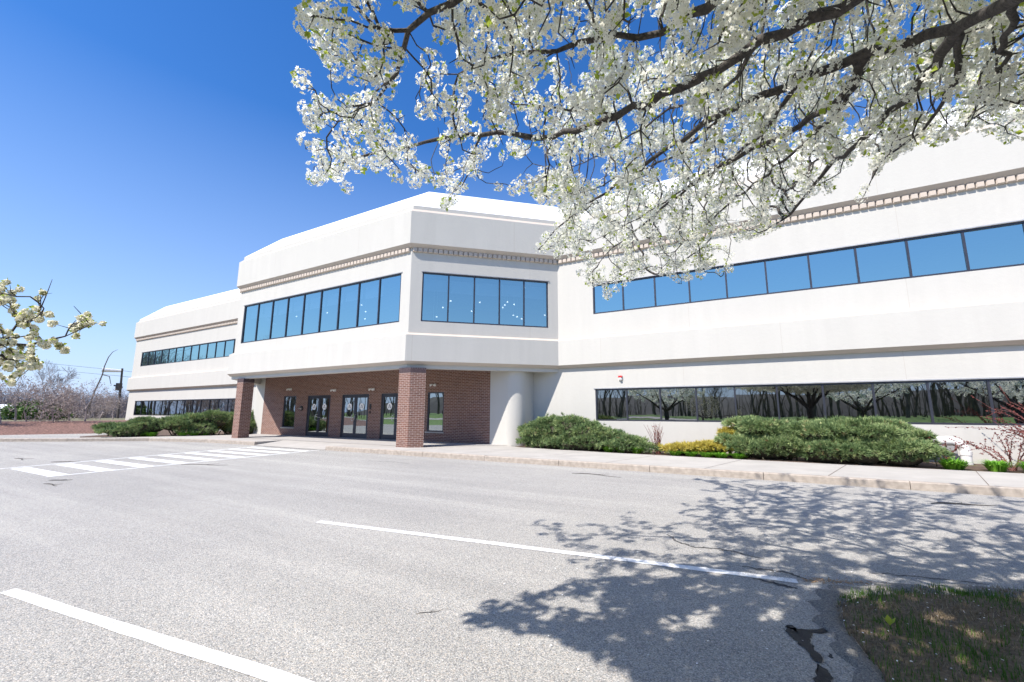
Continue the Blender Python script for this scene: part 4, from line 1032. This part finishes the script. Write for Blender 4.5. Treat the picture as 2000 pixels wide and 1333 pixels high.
for k, (h, dep, nb, sp, bud) in enumerate([(4.0,5,3,.62,3),(4.6,5,3,.52,3),(3.5,5,3,.72,5),(6.8,6,3,.36,0)]):
    t = thing('bare_tree', 'x', 'tree', (0,0,0), 'bare trees along the mulch bank'); s, b = bare_mesh(h, 40+k, dep, nb, sp, bud)
    s.build('trunk', M['twig'], t); b and b.build('crown', M['budhaze'], t); protos.append(t)
names_ = ['grey budding little tree at the left edge behind the pear blossom','low twiggy tree with pinkish buds right of the left edge','twiggy tree between the white far house and the green hedge','grey forked tree standing in front of the green hedge','tall thin bare sapling rising above the row of budding trees','rounded pinkish budding tree right of the green hedge','spreading bare tree midway along the mulch bank','dense twiggy tree left of the bent sapling','budding bare tree at the foot of the bent sapling','twiggy tree in front of the utility pole foot','bare tree between the utility pole and the white building corner']
spots = [(2,45,0),(30,53,1),(52,47,2),(78,52,1),(90,66,3),(104,46.5,2),(136,50,0),(166,47,1),(194,60,2),(220,64,0),(246,70,1)]
used = set()
for (px, d, k), lb in zip(spots, names_):
    p = atd(px, 820, d); z = 0.66; loc = (p.x, p.y, z)
    if k not in used: protos[k].location = loc; protos[k]['label'] = lb; used.add(k)
    else: dup(protos[k], loc, lb, rz=RNG.uniform(0, 6), scale=RNG.uniform(.85, 1.15))
for k_, (x, y) in enumerate(((-45.2,3.3),(-47.6,5.0),(-43.6,.8),(-50,7.0),(-46.5,1.8))):
    dup(protos[3], (x, y, .45), 'tall bare tree beyond the left edge casting branch shadows over the mulch bank', rz=RNG.uniform(0, 6), scale=RNG.uniform(.9, 1.2))
# the far brush behind them reads as one mass
s = Soup(); rng = np.random.default_rng(5)
for i in range(230):
    px = rng.uniform(-60, 262); d = rng.uniform(78, 110); p = atd(px, 815, d); hh = rng.uniform(2.0, 4.6)
    for j in range(9):
        a_ = Vector((p.x+rng.normal()*.8, p.y+rng.normal()*.8, .2)); b_ = a_+Vector((rng.normal()*.9, rng.normal()*.9, hh*rng.uniform(.5, 1)))
        s.tube([a_, a_.lerp(b_, .5)+Vector(rng.normal(size=3)*.15), b_], [.05,.03,.012], 3, cap=False)
        for q in range(5):
            c_ = a_.lerp(b_, rng.uniform(.4, 1)); s.tube([c_, c_+Vector((rng.normal()*.6, rng.normal()*.6, rng.uniform(.2, 1)))], [.018,.008], 3, cap=False)
tag(s.build('bare_brush', M['twig']), 'hazy mass of bare grey brush along the horizon', 'brush', kind='stuff')
# woodland behind the camera, one mass, mirrored in the glass
s = Soup(); protoW = [bare_mesh(h, 80+k, 5, 3, .34)[0] for k, h in enumerate((12.5, 10.5, 14, 11.5, 9))]
PW = [(np.concatenate(q.v), {4: (np.concatenate(q.f[4]), np.full(sum(len(a) for a in q.f[4]), .5))}) for q in protoW]
rng = np.random.default_rng(9)
for k, (tv, tf) in enumerate(PW):
    K = 46; X = rng.uniform(-125, 62, K); Y = np.where(X < -55, rng.uniform(-34, -10, K), rng.uniform(-56, -30, K)); an = rng.uniform(0, 6.28, K); sc = rng.uniform(.8, 1.12, K)
    A_ = np.zeros((K, 3, 3)); A_[:, 0, 0] = np.cos(an); A_[:, 0, 1] = -np.sin(an); A_[:, 1, 0] = np.sin(an); A_[:, 1, 1] = np.cos(an); A_[:, 2, 2] = 1; A_ *= sc[:, None, None]
    s.inst(tv, tf, A_, np.stack([X, Y, np.full(K, .9)], 1), np.zeros(K))
for i in range(900):                               # understorey stems
    x = rng.uniform(-125, 62); y = rng.uniform(-30, -8) if x < -55 else rng.uniform(-60, -33); hh = rng.uniform(1.5, 6)
    a_ = Vector((x, y, .8)); s.tube([a_, a_+Vector((rng.normal()*.3, rng.normal()*.3, hh*.6)), a_+Vector((rng.normal()*.8, rng.normal()*.8, hh))], [.06,.04,.012], 3, cap=False)
for k, (tv, tf) in enumerate(PW[:3]):                # taller trees west of the car park
    K = 7; X = rng.uniform(-108, -80, K); Y = rng.uniform(-6, 5, K); an = rng.uniform(0, 6.28, K); sc = np.array([15.5]*K)/(12.5, 10.5, 14)[k]*rng.uniform(.85, 1.1, K)
    A_ = np.zeros((K, 3, 3)); A_[:, 0, 0] = np.cos(an); A_[:, 0, 1] = -np.sin(an); A_[:, 1, 0] = np.sin(an); A_[:, 1, 1] = np.cos(an); A_[:, 2, 2] = 1; A_ *= sc[:, None, None]
    s.inst(tv, tf, A_, np.stack([X, Y, np.full(K, .3)], 1), np.zeros(K))
tag(s.build('bare_woods', M['woodtrunk']), 'bare brown woodland across the lawn, mirrored in the windows', 'woodland', kind='stuff')
s = Soup()
for i in range(60):
    x = -128+190*i/59; s.box((x-2.4,-64,-.5),(x+2.4,-62,2.2+1.2*rng.random()+.6*math.sin(i)))
s = Soup(); K = 80; xs = np.linspace(-420, 330, K); v = [(x, -260-40*math.sin(x*.011), -1) for x in xs]+[(x, -285-40*math.sin(x*.011), 9+4*math.sin(x*.017)+2*math.sin(x*.05+1)+.8*rng.random()) for x in xs]+[(x, -520, 24) for x in xs]
s.add(v, [(i, i+1, K+i+1, K+i) for i in range(K-1)]+[(K+i, K+i+1, 2*K+i+1, 2*K+i) for i in range(K-1)]); tag(s.build('hills', simple('wooded_hill', (0.07,0.065,0.055), .95, var=.4, scale=.1), smooth=True), kind='structure')

# hedge, far house, pole, wires, bent branch
p = atd(72, 806, 62); s = Soup(); n_ = 2600; u = RNG.normal(size=(n_, 3)); u /= np.linalg.norm(u, axis=1, keepdims=True)
T = np.array([p.x, p.y, 1.25])+u*np.array([1.2,2.3,1.15])*RNG.uniform(.75,1.02,(n_,1))*(1+.18*np.sin(u[:, :1]*9))
T[:, 2] = np.maximum(T[:, 2], .55)
s.inst(np.array([(-1,-.5,0),(1,-.5,0),(1,.5,0),(-1,.5,0)], float), {4: (np.array([[0,1,2,3]]), np.array([.3]))}, rot_to(u+RNG.normal(size=u.shape)*.6, RNG)*.11, T, RNG.uniform(-.3,.6,n_))
tag(s.build('round_hedge', M['hedge']), 'round green shrub behind the mulch bank among the bare trees', 'shrub')
p = atd(38, 806, 70); o = thing('far_house', 'long pale low building far off at the left horizon', 'building', (p.x, p.y, 0))
ax = Vector((-.2,1,0)).normalized(); RT = Matrix(((ax.x,-ax.y,0,p.x),(ax.y,ax.x,0,p.y),(0,0,1,0),(0,0,0,1)))
s = Soup(); s.box((-2.2,-2,0),(1.2,2,1.7), M4=RT); s.build('wall', M['farwall'], o)
s = Soup(); s.add([tuple(RT@Vector(q)) for q in ((-2.4,-2.3,1.7),(1.4,-2.3,1.7),(1.4,0,2.15),(-2.4,0,2.15),(1.4,2.3,1.7),(-2.4,2.3,1.7))], [(0,1,2,3),(3,2,4,5)]); s.build('roof', M['roof'], o)
for xx in (-1.7,-.2):
    for yy in (-2.05, 2.0):
        s = Soup(); s.box((xx,yy,.9),(xx+.8,yy+.05,1.4), M4=RT); s.build('window', M['frame'], o)
D = 74; pb, pt_ = atd(231, 812, D), atd(239, 720, D); pole = thing('utility_pole', 'dark leaning utility pole with a pale arm left of the building', 'pole', (pb.x, pb.y, .3))
s = Soup(); s.tube([(pb.x,pb.y,.2), pt_], [.15,.11], 8); s.build('pole_shaft', M['pole'], pole)
a_, b_ = atd(236.5, 725, D), atd(199, 723, D); s = Soup(); s.tube([a_, b_], [.16,.27], 8); s.build('pale_arm', M['white_plastic'], pole)
s = Soup(); c_ = atd(232, 756, D); s.tube([c_-Vector((0,0,.45)), c_+Vector((0,0,.45))], .32, 10); s.build('transformer', M['pole'], pole)
s = Soup(); s.tube([atd(222,753,D), atd(240,757,D)], .09, 6); s.build('crossarm', M['pole'], pole)
a_ = [atd(px, py, D-4) for px, py in ((186,762),(193,748),(200,732),(204,716),(212,698),(220,688),(230,683))]
o = thing('bent_sapling', 'bare sapling bent to the right beside the utility pole', 'tree', (a_[0].x, a_[0].y, .6))
s = Soup(); s.tube([(a_[0].x-.4,a_[0].y-.4,.6)]+a_, [.09,.08,.075,.07,.06,.05,.035,.015], 6); s.tube([a_[2], a_[2]+Vector((.5,.5,-.2)), a_[1]+Vector((.6,.9,-.1))], [.06,.045,.03], 5); s.build('trunk', M['pole'], o)
for k, (y0, y1) in enumerate(((706,737),(721,744))):
    a_, b_ = atd(-700, y0-170, 95), atd(236, y1-13+4*k, D); e_ = atd(560, y1+6, D+30)
    pts = [a_.lerp(b_, t)-Vector((0,0,1.6*math.sin(PI*t))) for t in np.linspace(0,1,14)]+[b_.lerp(e_, t)-Vector((0,0,.8*math.sin(PI*t))) for t in np.linspace(.1,1,8)]
    s = Soup(); s.tube(pts, .022, 4, cap=False); tag(s.build('power_line', M['wire']), ('upper' if k == 0 else 'lower')+' overhead power line sagging towards the utility pole', 'power line', 'power lines at the left')

# ---- shrubs
def spray_templates(k, rng, nl=13, L=0.105, w=0.0068):
    out = []
    for _ in range(k):
        V, F, R_ = [], [], []
        for j in range(nl):
            a = rng.uniform(0, 2*PI); t = rng.uniform(.1, 1.0); l = L*rng.uniform(.55, 1.2)
            d = np.array([math.cos(a)*math.sin(t), math.sin(a)*math.sin(t), math.cos(t)]); sd = np.cross(d, rng.normal(size=3)); sd /= np.linalg.norm(sd)
            b = len(V); o = d*rng.uniform(0, .02); m_ = o+d*l*.55+np.array([0,0,-.012])
            V += [tuple(o-sd*w*.5), tuple(o+sd*w*.5), tuple(m_+sd*w), tuple(o+d*l), tuple(m_-sd*w)]
            F.append((b, b+1, b+2, b+3, b+4)); R_.append(rng.uniform(0, .55))
        out.append((np.array(V), {5: (np.array(F), np.array(R_))}))
    return out
SP = spray_templates(10, RNG)
def juniper(name, label, lobes, n_, mat, z0=0.13, scale=1.0, brown=0.035, group=None, flat=0.55, cat='shrub'):
    """lobes: (x, y, z, rx, ry, rz) ellipsoids of arching sprays over a twig core"""
    o = thing(name, label, cat, (sum(l[0] for l in lobes)/len(lobes), sum(l[1] for l in lobes)/len(lobes), z0), group)
    big = list(lobes); sub = []
    for l in big:                                  # arching tiers break the outline up
        sub.append(tuple(l[:3])+tuple(q*.84 for q in l[3:]))
        for _ in range(6):
            u = RNG.normal(size=3); u /= np.linalg.norm(u); u[2] = abs(u[2])*.9-.15; u[1] = -abs(u[1]) if RNG.random() < .7 else u[1]; f_ = RNG.uniform(.30, .52)
            sub.append((l[0]+u[0]*l[3]*.88, l[1]+u[1]*l[4]*.85, max(z0+.06, l[2]+u[2]*l[5]*.92), l[3]*f_*1.15, l[4]*f_*1.15, l[5]*f_*.72))
    lobes = sub
    s = Soup(); vol = np.array([l[3]*l[4]+l[3]*l[5] for l in lobes]); cnt = (n_*vol/vol.sum()).astype(int)
    C_ = np.array([l[:3] for l in lobes]); R_ = np.array([l[3:] for l in lobes])
    for li, l in enumerate(lobes):
        m = cnt[li]; u = RNG.normal(size=(m, 3)); u /= np.linalg.norm(u, axis=1, keepdims=True); u[:, 2] = np.where(u[:, 2] < -.35, -u[:, 2], u[:, 2])
        ph = RNG.uniform(0, 6.28, 4); bump = 1+.13*np.sin(u[:, 0]*7+ph[0])*np.cos(u[:, 1]*6+ph[1])+.10*np.sin(u[:, 2]*9+ph[2]+u[:, 0]*5)
        T = C_[li]+u*R_[li]*(bump*RNG.uniform(.80, 1.04, m)*np.where(RNG.random(m) < .05, RNG.uniform(1.05, 1.25, m), 1))[:, None]
        d = ((T[:, None, :]-C_[None])/(R_[None]*.80)); inside = ((d**2).sum(2) < 1); inside[:, li] = False
        ok = (~inside.any(1)) & (T[:, 2] > z0); T, uu = T[ok], u[ok]
        nrm = uu*np.array([1,1,.5])+np.array([0,0,flat*.6])+RNG.normal(size=uu.shape)*.28
        A_ = rot_to(nrm, RNG)*RNG.uniform(.8,1.35,(len(T),1,1))*scale; pick = RNG.integers(0, len(SP), len(T)); patch = .22*np.sin(T[:, 0]*3.1+ph[3])*np.sin(T[:, 2]*7+T[:, 1]*4)
        rv = patch+RNG.uniform(-.08,.30,len(T)); rv = np.where(RNG.random(len(T)) < brown, .6, rv)
        for k in range(len(SP)):
            mm = pick == k
            if mm.any(): s.inst(*SP[k], A_[mm], T[mm], rv[mm])
    s.build('foliage', mat, o)
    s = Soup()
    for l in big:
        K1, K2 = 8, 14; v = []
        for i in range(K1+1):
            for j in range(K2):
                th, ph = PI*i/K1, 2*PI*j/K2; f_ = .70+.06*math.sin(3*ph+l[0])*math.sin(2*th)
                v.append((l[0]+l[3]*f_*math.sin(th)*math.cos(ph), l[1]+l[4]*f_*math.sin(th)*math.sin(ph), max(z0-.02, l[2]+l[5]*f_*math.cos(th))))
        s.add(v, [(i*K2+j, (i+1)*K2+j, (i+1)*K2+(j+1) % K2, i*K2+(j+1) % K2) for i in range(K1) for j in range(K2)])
        for _ in range(7):
            a = RNG.uniform(0, 6.28); e = (l[0]+l[3]*.85*math.cos(a), l[1]+l[4]*.85*math.sin(a), l[2]+l[5]*RNG.uniform(-.2,.6)); s.tube([(l[0]+RNG.normal()*.1, l[1]+RNG.normal()*.1, z0-.03), ((l[0]+e[0])/2, (l[1]+e[1])/2, e[2]*.6), e], [.03,.02,.008], 4, cap=False)
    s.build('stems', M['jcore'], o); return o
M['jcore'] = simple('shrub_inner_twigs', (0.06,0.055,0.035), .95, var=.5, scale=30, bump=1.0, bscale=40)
juniper('juniper_shrub', 'broad green juniper beside the rounded white column end', [(-7.8,15.85,.55,1.0,.85,.62),(-6.9,15.7,.75,1.2,.85,.62),(-6.0,15.6,.6,1.2,.85,.55),(-5.2,15.45,.42,1.0,.8,.42),(-4.4,15.3,.28,.85,.65,.34),(-7.4,15.45,.32,1.1,.6,.42),(-6.2,15.3,.30,1.0,.55,.36)], 12500, M['juniper'])
juniper('juniper_shrub', 'layered dark juniper behind the golden shrub below the windows', [(-.5,15.75,.95,.75,.65,.36),(0.1,15.7,.84,.8,.65,.36),(-.85,15.4,.5,.6,.55,.36),(-.3,15.2,.38,.7,.5,.36),(.25,15.2,.45,.7,.5,.36)], 7800, M['juniper'])
juniper('juniper_shrub', 'wide grey green juniper touching the white vent pipe', [(.85,15.35,.74,.65,.6,.44),(1.55,15.55,.90,.8,.65,.40),(2.35,15.55,.93,.8,.65,.36),(2.95,15.4,.66,.55,.55,.42),(1.1,15.0,.38,.75,.5,.38),(1.9,15.0,.40,.8,.5,.38),(2.7,15.0,.40,.75,.5,.40)], 11500, M['juniper'])
juniper('juniper_shrub', 'low spreading juniper farthest left in front of the left wing', [(-29.3,9.9,.45,.75,.9,.36),(-28.9,11.0,.62,.8,1.0,.42),(-28.5,12.0,.72,.8,.9,.44),(-28.9,10.3,.3,.6,.9,.3)], 3600, M['juniper'], scale=1.35)
juniper('juniper_shrub', 'mounded juniper in the middle of the left bed', [(-28.2,12.9,.75,.8,.9,.55),(-27.9,13.8,.95,.8,.9,.50),(-27.6,13.0,.4,.7,.9,.42)], 3000, M['juniper'], scale=1.35)
juniper('juniper_shrub', 'juniper half hidden by the left brick pillar', [(-28.6,15.6,.85,.8,.8,.55),(-27.9,15.9,.75,.8,.8,.50),(-28.0,15.1,.4,.7,.7,.42)], 3000, M['juniper'], scale=1.35)
juniper('juniper_shrub', 'upright green shrub between the left pillar and the rounded wall end', [(-27.6,16.1,.8,.45,.5,.75),(-27.45,15.6,.45,.4,.45,.5)], 1500, M['juniper'], scale=1.2)
juniper('golden_shrub', 'golden yellow creeping shrub between the green tufts and the right junipers', [(-2.5,15.35,.30,.7,.5,.17),(-1.75,15.45,.34,.65,.5,.20),(-1.2,15.75,.62,.36,.4,.36)], 2400, M['gold'], brown=0)
juniper('golden_shrub', 'small golden shrub between two junipers on the left', [(-28.4,14.75,.5,.45,.5,.35)], 700, M['gold'], brown=0, scale=1.3)
def tuft(x, y, label, n_=260, rad=.30, h=.25):
    s = Soup()
    for i in range(n_):
        a, rr = RNG.uniform(0, 6.28), rad*.45*math.sqrt(RNG.random()); d = Vector((math.cos(a), math.sin(a), 0)); b = Vector((x, y, .12))+d*rr; l = h*RNG.uniform(.7, 1.25); out = rad*RNG.uniform(.3, 1.1); sd = Vector((-d.y, d.x, 0))*.011
        p1, p2 = b+d*out*.4+Vector((0,0,l*.75)), b+d*out+Vector((0,0,l*RNG.uniform(.6,1.0)))
        s.add([tuple(q) for q in (b-sd, b+sd, p1+sd, p1-sd, p2)], [[0,1,2,3]], rnd=RNG.random()); s.add([tuple(q) for q in (p1-sd, p1+sd, p2)], [[0,1,2]], rnd=RNG.random())
    return tag(s.build('daylily_clump', M['daylily']), label, 'plant', 'daylily clumps in the beds')
for k, (x, lb) in enumerate(((-4.95,'bright green daylily clump in front of the big juniper tip'),(-4.5,'daylily clump second from the big juniper, touching it'),(-4.0,'daylily clump just left of the bare red stems'),(-2.75,'daylily clump just right of the bare red stems'),(-2.3,'second daylily clump right of the bare red stems'),(-1.85,'daylily clump in the middle before the golden shrub'),(-1.45,'fourth daylily clump before the golden shrub'),(-1.0,'last daylily clump of the row, against the dark juniper'))):
    tuft(x, 14.80+(.05 if x > -3 else .2), lb, 200, .27, .17 if x > -3 else .22)
tuft(3.62, 14.78, 'daylily clump below the white vent pipe', 320, .36, .26); tuft(4.35, 14.78, 'daylily clump right of the vent pipe under the red bush', 260, .30, .25); tuft(4.95, 14.8, 'daylily clump cut by the right edge of the picture', 260, .30, .25)
for k, (px, py, lb) in enumerate(((268,853,'pale green clump at the right foot of the farthest left juniper'),(288,853,'green clump left of the mounded juniper'),(350,852,'first green clump right of the mounded juniper foot'),(372,851.5,'green clump midway below the small golden shrub'),(392,851,'green clump beside the sidewalk nearest the left pillar'))):
    p = at(px, py, .15); tuft(p.x, p.y+.15, lb, 170, .42, .27)
def red_bush(label, x, y, stems, h, spread, leaves, name='barberry_bush'):
    o = thing(name, label, 'shrub', (x, y, .12)); s = Soup(); lf = Soup(); T = []
    for i in range(stems):
        a = RNG.uniform(0, 6.28); d = Vector((math.cos(a)*spread, math.sin(a)*spread*.6, 1)).normalized(); p = Vector((x+RNG.normal()*.05, y+RNG.normal()*.05, .1)); pts = [p]; l = h*RNG.uniform(.6, 1.1)
        for k in range(7):
            d = (d+Vector((math.cos(a)*spread*.13, math.sin(a)*spread*.08, -.05*spread*k))+Vector(RNG.normal(size=3)*.06)).normalized(); p = p+d*l/7; pts.append(p)
            if leaves and k > 1:
                for _ in range(leaves): T.append(tuple(p-d*RNG.uniform(0, l/7)+Vector(RNG.normal(size=3)*.014)))
                if RNG.random() < .6 and spread > .2:
                    e = p+(d+Vector(RNG.normal(size=3)*.7)).normalized()*l*.22; s.tube([p, e], [.006,.003], 3, cap=False)
                    for _ in range(leaves): T.append(tuple(p.lerp(e, RNG.random())+Vector(RNG.normal(size=3)*.012)))
        s.tube(pts, list(np.linspace(.012,.004,len(pts))), 4, cap=False)
    s.build('stems', M['redtwig'], o, smooth=True)
    if leaves:
        T = np.array(T); lf.inst(np.array([(-1,-.6,0),(1,-.6,0),(1,.6,0),(-1,.6,0)], float), {4: (np.array([[0,1,2,3]]), np.array([.2]))}, rot_to(RNG.normal(size=T.shape), RNG)*.016*RNG.uniform(.6,1.3,(len(T),1,1)), T, RNG.uniform(0,.6,len(T))); lf.build('foliage', M['barberry'], o)
red_bush('upright bundle of bare dark red stems between the daylily clumps', -3.35, 15.2, 26, 1.0, .10, 1)
red_bush('small reddish barberry sprig in front of the white vent pipe', 3.62, 15.35, 7, .85, .35, 7)
red_bush('thin arching dark red barberry right of the vent pipe', 4.75, 15.2, 12, 1.15, .55, 8)
red_bush('tall dense dark red barberry at the right edge before the windows', 5.85, 15.3, 42, 1.95, .55, 9)

# ---- grass island blades, litter, twigs
s = Soup(); n_ = 30000; P = []
minx, maxx = .2, 3.6
while len(P) < n_:
    x, y = RNG.uniform(.2, 3.4), RNG.uniform(2.6, 5.9)
    if in_poly(x, y, islS): P.append((x, y))
P = np.array(P); dist = np.array([min(math.hypot(x-a, y-b) for a, b in islS[::3]) for x, y in P])
green = (np.sin(P[:, 0]*5.1+1.3*np.sin(P[:, 1]*3.7))*np.sin(P[:, 1]*4.3+P[:, 0]*2.1)+RNG.normal(size=n_)*.45) > .30
hgt = np.where(green, RNG.uniform(.018,.048,n_), RNG.uniform(.006,.022,n_)); z = .02+.045*np.minimum(1, dist/.25)+.03*np.minimum(1, dist/1.2)
an = RNG.uniform(0, 6.28, n_); lean = np.where(green, RNG.uniform(.1,.7,n_), RNG.uniform(.6,2.2,n_)); wd = RNG.uniform(.0016,.0034,n_)
dx, dy = np.cos(an), np.sin(an); b0 = np.stack([P[:, 0]-dy*wd, P[:, 1]+dx*wd, z-.01], 1); b1 = np.stack([P[:, 0]+dy*wd, P[:, 1]-dx*wd, z-.01], 1); tp = np.stack([P[:, 0]+dx*lean*hgt, P[:, 1]+dy*lean*hgt, z+hgt], 1)
s.add(np.stack([b0, b1, tp], 1).reshape(-1, 3), np.arange(n_*3).reshape(-1, 3), rnd=np.where(green, RNG.uniform(0,.46,n_), RNG.uniform(.5,1,n_)))
tag(s.build('grass', M['grass']), 'thin patchy grass and dry thatch on the shaded island', 'grass', kind='stuff')
s = Soup()
for i in range(420):                               # fallen petals
    x, y = RNG.uniform(-2.2, 3.2), RNG.uniform(2.2, 8.5)
    if RNG.random() < .45: x, y = RNG.uniform(.3, 2.6), RNG.uniform(2.9, 5.4)
    zz = .075 if in_poly(x, y, islS) else .008; a = RNG.uniform(0, 6.28); l = RNG.uniform(.005, .009); t_ = RNG.uniform(-.3, .3)*l
    s.quad((x-math.cos(a)*l, y-math.sin(a)*l, zz), (x+math.sin(a)*l*.7, y-math.cos(a)*l*.7, zz+abs(t_)), (x+math.cos(a)*l, y+math.sin(a)*l, zz+.002), (x-math.sin(a)*l*.7, y+math.cos(a)*l*.7, zz+.001+abs(t_)))
tag(s.build('fallen_petals', M['decal']), 'small white petals fallen on the island and asphalt under the pear', 'petals', kind='stuff')
p = at(1738, 1222, .1); s = Soup()
for a in (0.2, 1.6, 3.1, 4.4):
    d = Vector((math.cos(a)*.035, math.sin(a)*.035, .05)); sd = Vector((-d.y, d.x, 0))*.5; s.quad(p, p+d*.6+sd, p+d, p+d*.6-sd)
tag(s.build('broadleaf_weed', M['pearleaf']), 'single bright green weed standing in the dry island grass', 'weed')
def twig(px, py, ln, ang, label, rad=.008):
    p = at(px, py, rad+.002); s = Soup(); d = Vector((math.cos(ang), math.sin(ang), 0)); sd = Vector((-d.y, d.x, 0)); pts = [p+d*(t-.5)*ln+sd*(.10*ln*math.sin(t*5+ang)) for t in np.linspace(0, 1, 7)]
    s.tube(pts, [rad*.5,rad,rad,rad*.9,rad*.8,rad*.6,rad*.4], 5); s.tube([pts[3], pts[3]+d*ln*.18+sd*ln*.2], [rad*.6,rad*.3], 4)
    tag(s.build('fallen_twig', M['bark']), label, 'twig', 'fallen twigs on the asphalt')
twig(100,947,.55,.2,'dark twig lying left of the nearest crosswalk stripe'); twig(128,902,.6,1.2,'forked twig beyond the crosswalk near the left edge'); twig(40,897,.9,.1,'long dark twig farthest left on the asphalt'); twig(400,908,1.3,.6,'long thin twig on the asphalt right of the crosswalk',.007)
twig(118,938,.4,.9,'short curled twig at the corner of the first crosswalk stripe'); twig(1165,928,1.2,.05,'thin twig lying against the kerb in front of the big juniper',.007); twig(840,1195,.20,1.1,'tiny curved twig alone on the open asphalt',.0025); twig(1880,985,.9,.5,'stick on the asphalt by the far edge of the tree shadow at right',.01)
